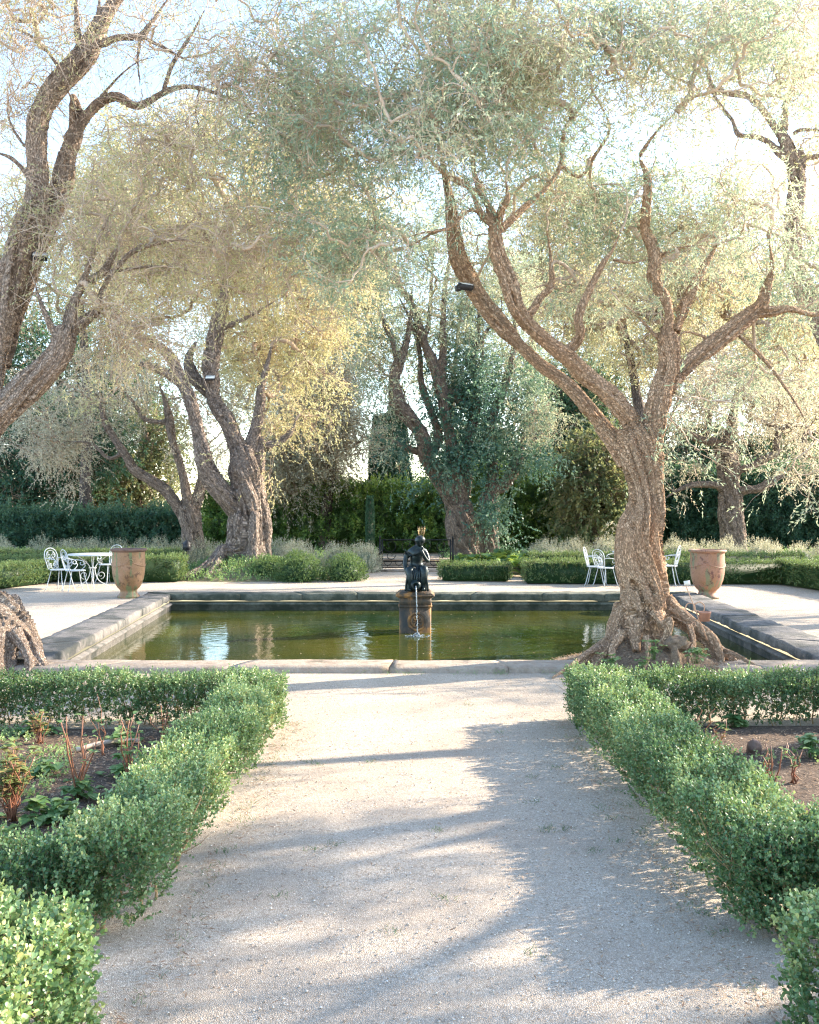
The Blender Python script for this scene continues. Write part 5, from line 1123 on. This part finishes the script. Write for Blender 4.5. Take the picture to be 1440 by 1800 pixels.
mb = MB(); sx, sy, _ = S(732, 1020, .0)
mb.add(*drape(sx, sy-.02, fz(1040), fz(1003), (.155, .17), (.135, .15), .03))
V, F = tube(catmull([(*S(722,1002,-.12), .06), (*S(735,1008,-.17), .07), (*S(748,1003,-.12), .06)], .02)[:, :3], .06, 16); mb.add(V+(fb(V*22, 6, 2)*.008)[:, None], F)
for q in range(9): x_ = 716+q*4.2; mb.add(*tube(catmull([S(x_+2, 1002, -.20), S(x_, 1016, -.235+.01*(q % 2)), S(x_-2+q*.5, 1030, -.215), S(x_-3+q*.7, 1039, -.22)], .03), [.018, .016, .015, .014, .014][0], 8))
mb.build('drapery', BRZ, st_, smooth=True)
# jug
mb = MB(); jc = S(731, 1028, -.28); V, F = lathe([(.001, .16), (.05, .15), (.085, .10), (.09, .04), (.07, -.02), (.045, -.045), (.052, -.06), (.06, -.065), (.055, -.072), (.036, -.066), (.03, -.03), (.001, -.02)], 28)
V = V[:, [0, 2, 1]]*np.array([1, 1, 1]); V[:, 1] += 0; mb.add(V+np.array(jc), F); mb.build('jug', BRZ, st_, smooth=True)
mb = MB(); mb.add(*prism8(17*fs, fz(1040), fz(1034), .3)); mb.build('base', BRZ, st_)
GLD = plain('tarnished_gold', (.42, .30, .16), .35, .7, bmp=.05); mb = MB(); cc = np.array(S(741, 943.5, -.06)); a = np.linspace(0, 2*np.pi, 25)[:-1]
mb.add(*tube(cc+np.column_stack([np.cos(a)*.030, np.sin(a)*.030, a*0]), .006, 6, closed=True))
for k in range(9): a_ = k*2*np.pi/9; o_ = np.array([math.cos(a_), math.sin(a_), 0]); h_ = .115 if k % 2 else .155; mb.add(*tube([cc+o_*.03, cc+o_*.050+[0, 0, h_*.4], cc+o_*.056+[0, 0, h_]], [.005, .0045, .002], 5)); mb.add(*ell(cc+o_*.054+[0, 0, h_*.75], (.007, .007, .009), 8, 6))
mb.build('crown', GLD, st_, smooth=True)
# jet and splash
WJ, nt, bs, out = newmat('falling_water'); bs.inputs['Base Color'].default_value = (.62, .68, .72, 1); bs.inputs['Roughness'].default_value = .1; bs.inputs['Transmission Weight'].default_value = .65; bs.inputs['IOR'].default_value = 1.33
jet = thing('water_jet', 'thin white jet falling from the jug into the pond', 'water jet', (fx, fd-.15, -.2), world=True)
mb = MB(); p0 = np.array(jc)+[0, -.07, -.005]; land = np.array(G(734, 1119, WZ)); T_ = np.linspace(0, 1, 44); pth = np.column_stack([p0[0]+(land[0]-p0[0])*T_, p0[1]+(p0[1]-.24-p0[1])*T_**.9, p0[2]+(WZ-p0[2])*(T_*.35+T_**2*.65)]); rr = .010-.004*T_+.005*np.sin(T_*60)*T_; mb.add(*tube(pth[:26], rr[:26], 8))
rg = np.random.default_rng(5)
for k in range(26, 44): mb.add(*ell(pth[k]+rg.normal(size=3)*.004, (.009*rg.uniform(.6, 1.2), .009, .017*rg.uniform(.6, 1.4)), 8, 6))
mb.build('stream', WJ, jet, smooth=True)
mb = MB(); lp = pth[-1]
for k in range(110):
    a_ = rg.uniform(0, 6.28); r_ = abs(rg.normal())*.10; mb.add(*ell((lp[0]+r_*math.cos(a_), lp[1]+r_*math.sin(a_)*.7, WZ+rg.uniform(.0, .06)*math.exp(-r_*12)+.004), (.010*rg.uniform(.4, 1.4),)*2+(.008,), 6, 5))
mb.build('splash', WJ, jet, smooth=True)['kind'] = 'stuff'

# ================================================================== FLOODLIGHTS
DKP = plain('dark_plastic', (.03, .03, .035), .5, bmp=0); LENS = plain('floodlight_glass', (.75, .76, .74), .15, var=.05, bmp=0)
def flood(lab, c, w_, tilt, yaw):
    t = thing('floodlight', lab, 'floodlight', c, rz=yaw, group='floodlights fixed to the olives'); h = w_*.62
    def rot(V): V = np.asarray(V, float); cs, sn = math.cos(tilt), math.sin(tilt); return np.column_stack([V[:, 0], V[:, 1]*cs-V[:, 2]*sn, V[:, 1]*sn+V[:, 2]*cs])
    V, F = box(-w_/2, -.02, -h/2, w_/2, .03, h/2); mb = MB().add(rot(V), F)
    for k in range(6): V, F = box(-w_/2+w_*(k+.4)/6, .03, -h*.42, -w_/2+w_*(k+.6)/6, .05, h*.42); mb.add(rot(V), F)
    mb.build('housing', DKP, t); V, F = box(-w_/2*.9, -.026, -h/2*.85, w_/2*.9, -.021, h/2*.85); MB().add(rot(V), F).build('lens', LENS, t)
    mb = MB(); mb.add(*tube([(-w_*.52, 0, 0), (-w_*.52, .06, .0), (-w_*.2, .13, .01), (w_*.2, .13, .01), (w_*.52, .06, 0), (w_*.52, 0, 0)], .008, 6)); mb.add(*box(-.02, .12, -.03, .02, .2, .03)); mb.build('bracket', DKP, t); return t
flood('floodlight on the stem of the left edge olive', P(70, 450, 10.95), .16, -.9, .3)
flood('small floodlight on the broad left olive', P(370, 664, 24.1), .24, -.9, 0)
flood('floodlight under the left limb of the large right olive', P(819, 502, 11.2), .155, -1.15, .5)

# ================================================================== LANTERN, PLANT STAND
lt = G(303, 1020); l_ = thing('garden_lantern', 'small dark lantern on a post behind the left urn', 'lantern', (lt[0], lt[1]+1.5, 0))
mb = MB(); mb.add(*box(-.015, -.015, 0, .015, .015, .62)); mb.build('post', DKP, l_)
mb = MB(); mb.add(*box(-.08, -.08, .64, .08, .08, .80)); V, F = lathe([(.001, .90), (.11, .80), (.11, .79), (.001, .79)], 4); mb.add(V, F); mb.add(*box(-.1, -.1, .62, .1, .1, .64)); mb.build('lamp_head', DKP, l_)
RST = plain('pale_rusty_iron', (.52, .30, .19), .6, var=.25, bmp=.1)
hd = 10.45; hb_ = P(1245, 1150, hd)
ps = thing('plant_stand', 'leaning rusty iron plant stand with a heart scroll, a label and a clay pot', 'plant stand', (hb_[0], hd, 0), world=True)
def Q(x, y, dy=0): return P(x, y, hd+dy)
mb = MB(); mb.add(*tube([Q(1243,1125), Q(1236,1105), Q(1230,1092), Q(1222,1070), Q(1205,1028)], [.009, .009, .008, .006, .005], 8)); mb.build('spike', RST, ps)
k = hd/FOC
def sc2(cx_, cy_, r0, r1, a0, a1): a = np.linspace(a0, a1, 26); r = np.linspace(r0, r1, 26)*k; c = np.array(Q(cx_, cy_)); return np.column_stack([c[0]+r*np.cos(a), np.full(26, c[1]), c[2]+r*np.sin(a)])
mb = MB(); mb.add(*tube(catmull([Q(1226,1090), Q(1212,1083), Q(1205,1072), Q(1209,1061), Q(1219,1062), Q(1222,1071), Q(1216,1075)], .01), .006, 6)); mb.add(*tube(catmull([Q(1226,1090), Q(1236,1078), Q(1238,1065), Q(1230,1058), Q(1221,1063), Q(1221,1073), Q(1228,1074)], .01), .006, 6))
mb.add(*tube(sc2(1219, 1097, 5, 1.5, -2, 4), .005, 6)); mb.build('scroll', RST, ps)
mb = MB(); mb.add(*tube(sc2(1239, 1073, 0, 0, 0, 1)[:2]+np.array([[0, 0, 0], [.0, 0, .001]]), .001, 3)); a = np.linspace(0, 2*np.pi, 25)[:-1]; pc = np.array(Q(1238, 1079))
V, F = lathe([(.001, -.075), (.05, -.075), (.060, .01), (.066, .012), (.066, .026), (.056, .026), (.052, -.01), (.001, -.012)], 28); mb.add(V+pc+[.0, -.02, 0], F); mb.build('pot', plain('clay_pot', (.40, .20, .14), .8, var=.2), ps)
mb = MB(); c0 = np.array(Q(1208, 1025)); V, F = box(-.033, -.003, -.026, .033, .003, .026); th = .15; V = V@np.array([[math.cos(th), 0, math.sin(th)], [0, 1, 0], [-math.sin(th), 0, math.cos(th)]]); mb.add(V+c0, F); mb.build('name_plate', plain('plate', (.7, .68, .62), .4, var=.08), ps)

# ================================================================== ROCKS, STUMP, MOUND PLANTS
def rock(name, lab, c, r, seed, mat, cat='rock', k=1):
    V, F = ell((0, 0, 0), (1, 1, 1), 26, 18); V = V*(1+.38*fb(V*2.2+seed, seed, 3))[:, None]*np.array(r); o = MB().add(V, F).build(name, mat, smooth=True); o.location = c; tag(o, lab, cat); return o
rock('root_stump', 'knobbly upright pale stump of root in the middle of the mound', (P(1190, 1170, 10.1)[0], 10.15, .10), (.062, .07, .19), 4, M['mound'], 'root stump')
rock('rock', 'pale rounded stone at the base of the large right trunk', (P(1192, 1120, 10.4)[0], 10.45, .30), (.14, .11, .08), 6, M['mound'])
rk = rock('clay_shard', 'upright reddish stone in the right mulched bed', (P(1042, 1325, 6.6)[0]+.0, 6.95, .07), (.05, .045, .06), 12, plain('red_stone', (.20, .13, .10), .9, var=.4, bmp=.6), 'stone')
rk.location = (G(1325, 1330)[0], G(1325, 1330)[1], .06)
# weeds and small plants
def tuft(mb, c, n, ln, wd, seed, tb=.4, spread=.04):
    rg = np.random.default_rng(seed); o = np.array(c)+np.column_stack([rg.normal(size=(n, 2))*spread, np.zeros(n)]); d = nrm(np.column_stack([rg.normal(size=(n, 2))*.5, np.ones(n)])); u = np.linspace(0, 1, 4)
    l_ = ln*rg.uniform(.5, 1.3, n); Pt = o[:, None]+d[:, None]*(u[None]*l_[:, None])[..., None]+(d*np.array([1, 1, -.6]))[:, None]*((u**2)[None]*l_[:, None]*.6)[..., None]
    mb.add(*tubes(Pt, np.broadcast_to(np.array([1, .8, .5, .1])*wd, (n, 4)), 3), tb+.2*rg.uniform(-1, 1))
def gz_(x, y, cx_=mc[0], cy_=10.85): r = math.hypot((x-cx_)/1.15, (y-cy_)/.95); return max(0, .32*(math.cos(min(1, r)*math.pi)*.5+.5))
MP = 'green plants sprouting on the root mound'
for (x_, y_, yy, r, h, nn, lab) in ((1150,1140,10.1,.10,.16,14,'leafy weed with yellow tips in front of the large right trunk'), (1225,1150,10.05,.15,.12,22,'violet like green clump right of the root stump on the mound'), (1075,1158,10.05,.10,.11,14,'small green clump beside the left root of the large right olive'), (1128,1162,10.0,.07,.09,8,'small weed low in the middle of the mound'), (1062,1172,9.95,.05,.07,6,'tiny green weed at the left foot of the mound')):
    p = P(x_, y_, yy); z0 = max(gz_(p[0], yy)+.02, p[2]-h*.4); c = np.array((p[0], yy, z0)); t = thing('weed_plant', lab, 'plant', tuple(c), world=True, group=MP); mb = MB(); rg = np.random.default_rng(int(x_))
    for k in range(nn):
        a, e = rg.uniform(0, 6.28), abs(rg.normal())*r*.6; q = (c[0]+e*math.cos(a), c[1]+e*math.sin(a)*.6, c[2]+h*rg.uniform(.1, .9)); mb.add(*tube([(c[0]+e*.4*math.cos(a), c[1], c[2]-.05), q], .0018, 4), .3)
        for w_ in range(4): a2 = rg.uniform(0, 6.28); bigleaf(mb, q, (math.cos(a2), math.sin(a2), rg.uniform(-.1, .6)), rg.uniform(.04, .07), rg.uniform(.016, .026), rg, .35, rg.uniform(.2, .95), lobes=False, seg=4)
    mb.build('leaves', M['herb'], t)
p = P(1315, 1160, 10.0); t = thing('agave_pup', 'single upright pale green succulent leaf at the right foot of the mound', 'plant', (p[0], 10, 0), world=True); mb = MB()
bigleaf(mb, (p[0], 10., 0), (.12, -.02, 1), .22, .04, rg, -.0, .9, lobes=False); bigleaf(mb, (p[0]-.02, 10.02, 0), (-.35, -.1, 1), .13, .025, rg, .1, .7, lobes=False); mb.build('leaves', M['herb'], t)
mb = MB(); rg = np.random.default_rng(77)
for k in range(70):
    x_ = rg.uniform(3.1, 3.7) if k % 2 else rg.uniform(1.6, 2.0); y_ = rg.uniform(9.7, 10.2); x_ = mc[0]+rg.uniform(-1, 1); tuft(mb, (x_, rg.uniform(9.85, 10.6), gz_(x_, 10.2)), 7, .10, .0018, k)
for k in range(46):  # along the near coping
    x_ = rg.uniform(-4, 2); tuft(mb, (x_, yn-.5+rg.uniform(-.05, .04), 0), 6, .09, .0018, 200+k, .7)
for (a, b) in ((1265,1385),(1240,1342),(1215,1455),(957,1462),(968,1458),(935,1412),(933,1367),(975,1350),(994,1458),(1040,1496),(940,1680),(490,1575),(780,1580),(590,1485),(650,1340),(540,1495),(545,1340),(560,1345),(1085,1480),(1120,1465),(770,1460),(690,1165+120),(825,1240),(880,1290),(1060,1420),(1075,1440),(690,1640)):
    if a > 1100 and b < 1400: continue
    c = G(a, b); tuft(mb, (c[0], c[1], 0), 16, .035*(1+.02*c[1]), .0012, a, .25, .025)
for k in range(120):
    s_ = rg.choice([-1, 1]); x_ = (-.93-.03*rg.normal()) if s_ < 0 else (1.25+.03*rg.normal()); tuft(mb, (x_, rg.uniform(2.5, 8), 0), 5, .04, .0013, 900+k, .3, .02)
tag(mb.build('grass', M['herb']), 'sparse grass tufts sprouting in the gravel and along the stone edges', 'grass', kind='stuff')
# green cover of the left mound
mb = MB(); n = 2600; x_ = mm[0]+rg.normal(size=n)*1.2; y_ = 24.2+rg.normal(size=n)*.8; r = np.hypot((x_-mm[0])/2.4, (y_-24.2)/1.6); ok = r < 1; x_, y_, r = x_[ok], y_[ok], r[ok]
z_ = .42*(np.cos(r*np.pi)*.5+.5); sprigs(mb, np.column_stack([x_, y_, z_]), nrm(np.column_stack([rg.normal(size=(len(x_), 2))*.5, np.ones(len(x_))])), .18, 6, .06, .018, rg); tag(mb.build('ground_cover', M['herb']), 'green ground cover over the grassy mound', 'ground cover', kind='stuff')
mb = MB(); n = 5200; x_ = rg.uniform(-16, 14, n); y_ = rg.uniform(27.4, 35, n); ok = (np.abs(x_) > 1.1); x_, y_ = x_[ok], y_[ok]
sprigs(mb, np.column_stack([x_, y_, x_*0+.02]), nrm(np.column_stack([rg.normal(size=(len(x_), 2))*.5, np.ones(len(x_))])), .3, 6, .1, .03, rg); tag(mb.build('ground_cover', M['herb']), 'low green ground cover under the far olives', 'ground cover', kind='stuff')

# ================================================================== BEDS
def canes(mb, lf, c, n, h, seed, lean=.35, leafn=3, r=.0045, tipleaf=.05):
    rg = np.random.default_rng(seed)
    for k in range(n):
        a = rg.uniform(0, 6.28); hh = h*rg.uniform(.55, 1.15); l_ = rg.uniform(.1, 1)*lean; p = [np.array(c)+[math.cos(a)*.02, math.sin(a)*.02, 0]]
        for j in range(1, 6): t = j/5; p.append(np.array(c)+np.array([math.cos(a)*l_*t*h, math.sin(a)*l_*t*h, hh*t])+rg.normal(size=3)*.012)
        mb.add(*tube(np.array(p), np.linspace(r, r*.5, 6), 6), rg.uniform(0, 1))
        for j in range(leafn): 
            q = p[rg.integers(3, 6)]; e = rg.uniform(0, 6.28); bigleaf(lf, q, (math.cos(e), math.sin(e), rg.uniform(.1, .8)), tipleaf*rg.uniform(.6, 1.2), tipleaf*.33, rg, .3, rg.uniform(.2, .9), lobes=False, seg=4)
RG = 'rose bushes and shoots in the beds'
for i, (x_, y_, n, h, r, lab, dense, mt) in enumerate((
  (135,1400,7,.50,.007,'tallest bare red rose canes with leaf tufts at their tips in the left bed',3,'herb'), (228,1400,10,.44,.0055,'thin dark red stems leaning beside the left hedge path side',4,'herb'), (22,1440,34,.38,.0045,'dense orange leaved rose bush at the left edge of the left bed',12,'rosy'),
  (70,1305,16,.22,.0045,'low orange twiggy shoots at the back of the left bed',5,'rosy'), (287,1305,6,.28,.005,'short red stems by the back corner of the left bed',2,'rosy'), (185,1325,4,.36,.004,'thin lone stem before the back hedge of the left bed',2,'herb'),
  (1262,1318,4,.27,.005,'red and orange shoot beside the stone in the right bed',3,'rosy'), (1350,1405,10,.30,.006,'dark red rose canes in the middle of the right bed',1,'rosy'), (1395,1375,6,.26,.005,'short red canes near the right edge of the right bed',2,'herb'), (1236,1305,3,.30,.005,'single red stem behind the right bed hedge',1,'rosy'))):
    g = G(x_, y_, .03); t = thing('rose_bush', lab, 'rose bush', (g[0], g[1], .02), world=True, group=RG); mb, lf = MB(), MB(); canes(mb, lf, (g[0], g[1], .02), n, h, 40+i, leafn=dense, r=r); mb.build('canes', M['redcane'], t); lf.build('leaves', M[mt], t)
LG = 'leafy green clumps in the beds'
for i, (x_, y_, r, h, lab) in enumerate(((60,1288,.16,.15,'round dark green leafy clump at the back of the left bed'), (80,1362,.15,.13,'broad leaved green clump behind the tall red canes'), (212,1305,.15,.14,'bright green leafy clump near the fallen branch'), (143,1402,.12,.13,'green leaves round the foot of the tall red canes'), (60,1440,.20,.15,'large leaved clump beside the orange rose bush'), (1196,1268,.08,.14,'green leaves against the inner side of the right path hedge'), (1290,1277,.10,.12,'wide leaved green plant at the back hedge of the right bed'),
        (1425,1330,.12,.20,'pale green plant at the right edge of the right bed'), (218,1362,.14,.16,'green clump under the leaning dark stems'), (110,1440,.12,.14,'drooping large green leaves at the front of the left bed'))):
    g = G(x_, y_, .03); t = thing('leafy_plant', lab, 'plant', (g[0], g[1], .02), world=True, group=LG); mb = MB(); rg = np.random.default_rng(i)
    for k in range(16):
        a, e = rg.uniform(0, 6.28), abs(rg.normal())*r*.6; zz = .02+max(0, h*.9-e*.6)*rg.uniform(.3, 1)
        c = (g[0]+e*math.cos(a), g[1]+e*math.sin(a), zz); mb.add(*tube([(g[0]+e*.3*math.cos(a), g[1]+e*.3*math.sin(a), .01), c], .002, 4), .3)
        for q in range(4): a2 = rg.uniform(0, 6.28); bigleaf(mb, c, (math.cos(a2), math.sin(a2), rg.uniform(-.1, .5)), rg.uniform(.05, .085), rg.uniform(.022, .034), rg, .35, rg.uniform(.1, .8), lobes=False, seg=4)
    mb.build('leaves', M['herb'], t)
mb = MB(); rg = np.random.default_rng(5)
for (x0, x1, y0, y1, n, lo) in ((-5, -1.5, 4.6, 7.7, 3800, .5), (1.8, 6, 4.4, 7.7, 900, .2)):
    x_ = rg.uniform(x0, x1, n); y_ = rg.uniform(y0, y1, n); ok = fb(np.column_stack([x_*1.6, y_*1.6, x_*0]), 8, 2) > (-.02 if lo > .3 else .15); x_, y_ = x_[ok], y_[ok]
    sprigs(mb, np.column_stack([x_, y_, x_*0+.02]), nrm(np.column_stack([rg.normal(size=(len(x_), 2))*.7, np.ones(len(x_))])), .07, 7, .026, .010, rg, tint=rg.uniform(.2, .6, len(x_)))
tag(mb.build('ground_cover', M['herb']), 'small weeds spreading over the mulch of both beds', 'ground cover', kind='stuff')
mb = MB()
for (x0, x1, y0, y1, n) in ((-5, -1.5, 4.55, 7.6, 16000), (1.8, 6, 4.4, 7.7, 16000), (-1.1, 1.3, 2.2, 9.9, 1500)):
    c = np.column_stack([rg.uniform(x0, x1, n), rg.uniform(y0, y1, n), np.full(n, .026 if n > 1000 else .012)]); a = rg.uniform(0, 6.28, n); d = np.column_stack([np.cos(a), np.sin(a), rg.normal(size=n)*.2]); c[:, 2] += rg.uniform(0, .012, n) if n > 1000 else 0
    ln_ = rg.uniform(.012, .05, n) if n > 1000 else rg.uniform(.006, .02, n); leaf_quads(c, nrm(d), np.tile([0, 0, 1.], (n, 1))+rg.normal(size=(n, 3))*.25, ln_, rg.uniform(.0015, .004, n), rg.uniform(0, 1, n), mb=mb)
tag(mb.build('litter', M['dry']), 'straw, dry leaves and bark litter on the beds and the path', 'leaf litter', kind='stuff')
mb = MB(); a_ = G(135, 1318, .04); b_ = G(245, 1302, .04); mb.add(*tube(catmull([(*a_, .02), ((a_[0]+b_[0])/2, (a_[1]+b_[1])/2+.02, .06, .016), (*b_, .012)], .05)[:, :3], [.018]*len(catmull([(*a_, .02), ((a_[0]+b_[0])/2, (a_[1]+b_[1])/2+.02, .06, .016), (*b_, .012)], .05)), 8))
tag(mb.build('fallen_branch', M['twig'], smooth=True), 'fallen brown branch lying across the left bed', 'branch')
mb = MB()   # floating leaves on the pond
n = 260; x_ = rg.uniform(-3.6, 4.3, n); y_ = yn+.1+(yf-yn-.4)*rg.uniform(0, 1, n)**2; leaf_quads(np.column_stack([x_, y_, np.full(n, WZ+.004)]), nrm(np.column_stack([rg.normal(size=(n, 2)), np.zeros(n)])), np.tile([0, 0, 1.], (n, 1)), rg.uniform(.02, .05, n), rg.uniform(.006, .012, n), rg.uniform(.5, 1, n), mb=mb)
tag(mb.build('floating_leaves', M['dry']), 'fallen leaves floating on the green pond', 'fallen leaves', kind='stuff')
# litter and small stones on the mound
rg = np.random.default_rng(31); mb = MB(); n = 5000; a = rg.uniform(0, 6.28, n); r = np.sqrt(rg.uniform(0, 1, n)); x_ = mc[0]+1.15*r*np.cos(a); y_ = 10.85+.95*r*np.sin(a)
z_ = .32*(np.cos(r*np.pi)*.5+.5)+.015; d = np.column_stack([np.cos(a*7), np.sin(a*7), rg.normal(size=n)*.4]); leaf_quads(np.column_stack([x_, y_, z_]), nrm(d), np.tile([0, 0, 1.], (n, 1))+rg.normal(size=(n, 3))*.4, rg.uniform(.015, .06, n), rg.uniform(.002, .005, n), rg.uniform(0, 1, n), mb=mb)
tag(mb.build('litter', M['dry']), 'dry leaves and straw lying over the root mound', 'leaf litter', kind='stuff')

# loose larger stones on the path
rg = np.random.default_rng(8); n = 9000; mb = MB(); c = np.column_stack([rg.uniform(-1.3, 1.4, n), 2.4+7.5*rg.uniform(0, 1, n)**1.3, np.full(n, .004)]); c[:, 2] += .018*fb(np.column_stack([c[:, 0]*.8, c[:, 1]*.8, c[:, 0]*0]), 3, 3)
r = rg.uniform(.002, .0065, n); o8 = np.array([(1, 0, 0), (0, 1, 0), (-1, 0, 0), (0, -1, 0), (0, 0, .8), (0, 0, -.5)], float); V = c[:, None]+o8[None]*r[:, None, None]*rg.uniform(.6, 1.3, (n, 6, 1))
F = (np.arange(n)*6)[:, None, None]+np.array([(0, 1, 4), (1, 2, 4), (2, 3, 4), (3, 0, 4), (1, 0, 5), (2, 1, 5), (3, 2, 5), (0, 3, 5)])[None]; mb.add(V.reshape(-1, 3), F.reshape(-1, 3), np.repeat(rg.uniform(0, 1, n), 8))
pm, nt, bs, out = newmat('pebble'); at = N(nt, 'ShaderNodeAttribute', attribute_name='tint'); c_ = ramp(nt, [(0, (.34, .25, .18)), (.4, (.58, .48, .39)), (.8, (.76, .68, .58)), (1, (.84, .78, .70))], at.outputs['Fac']); L(nt, c_.outputs[0], bs.inputs['Base Color']); bs.inputs['Roughness'].default_value = .85
tag(mb.build('pebbles', pm), 'loose larger pebbles lying on the gravel path', 'pebbles', kind='stuff')

# fallen olive leaves drifting along the hedge feet
rg = np.random.default_rng(18); n = 2600; mb = MB(); sd_ = rg.choice([-1, 1], n); e = np.abs(rg.normal(size=n))*.13; x_ = np.where(sd_ < 0, -1.0+e, 1.27-e); y_ = rg.uniform(2.3, 8.1, n); a = rg.uniform(0, 6.28, n)
leaf_quads(np.column_stack([x_, y_, np.full(n, .014)+.018*fb(np.column_stack([x_*.8, y_*.8, x_*0]), 3, 3)]), nrm(np.column_stack([np.cos(a), np.sin(a), rg.normal(size=n)*.15])), np.tile([0, 0, 1.], (n, 1))+rg.normal(size=(n, 3))*.25, rg.uniform(.01, .035, n), rg.uniform(.002, .0045, n), rg.uniform(0, .8, n), mb=mb)
tag(mb.build('litter', M['dry']), 'fallen olive leaves gathered along the feet of the path hedges', 'leaf litter', kind='stuff')
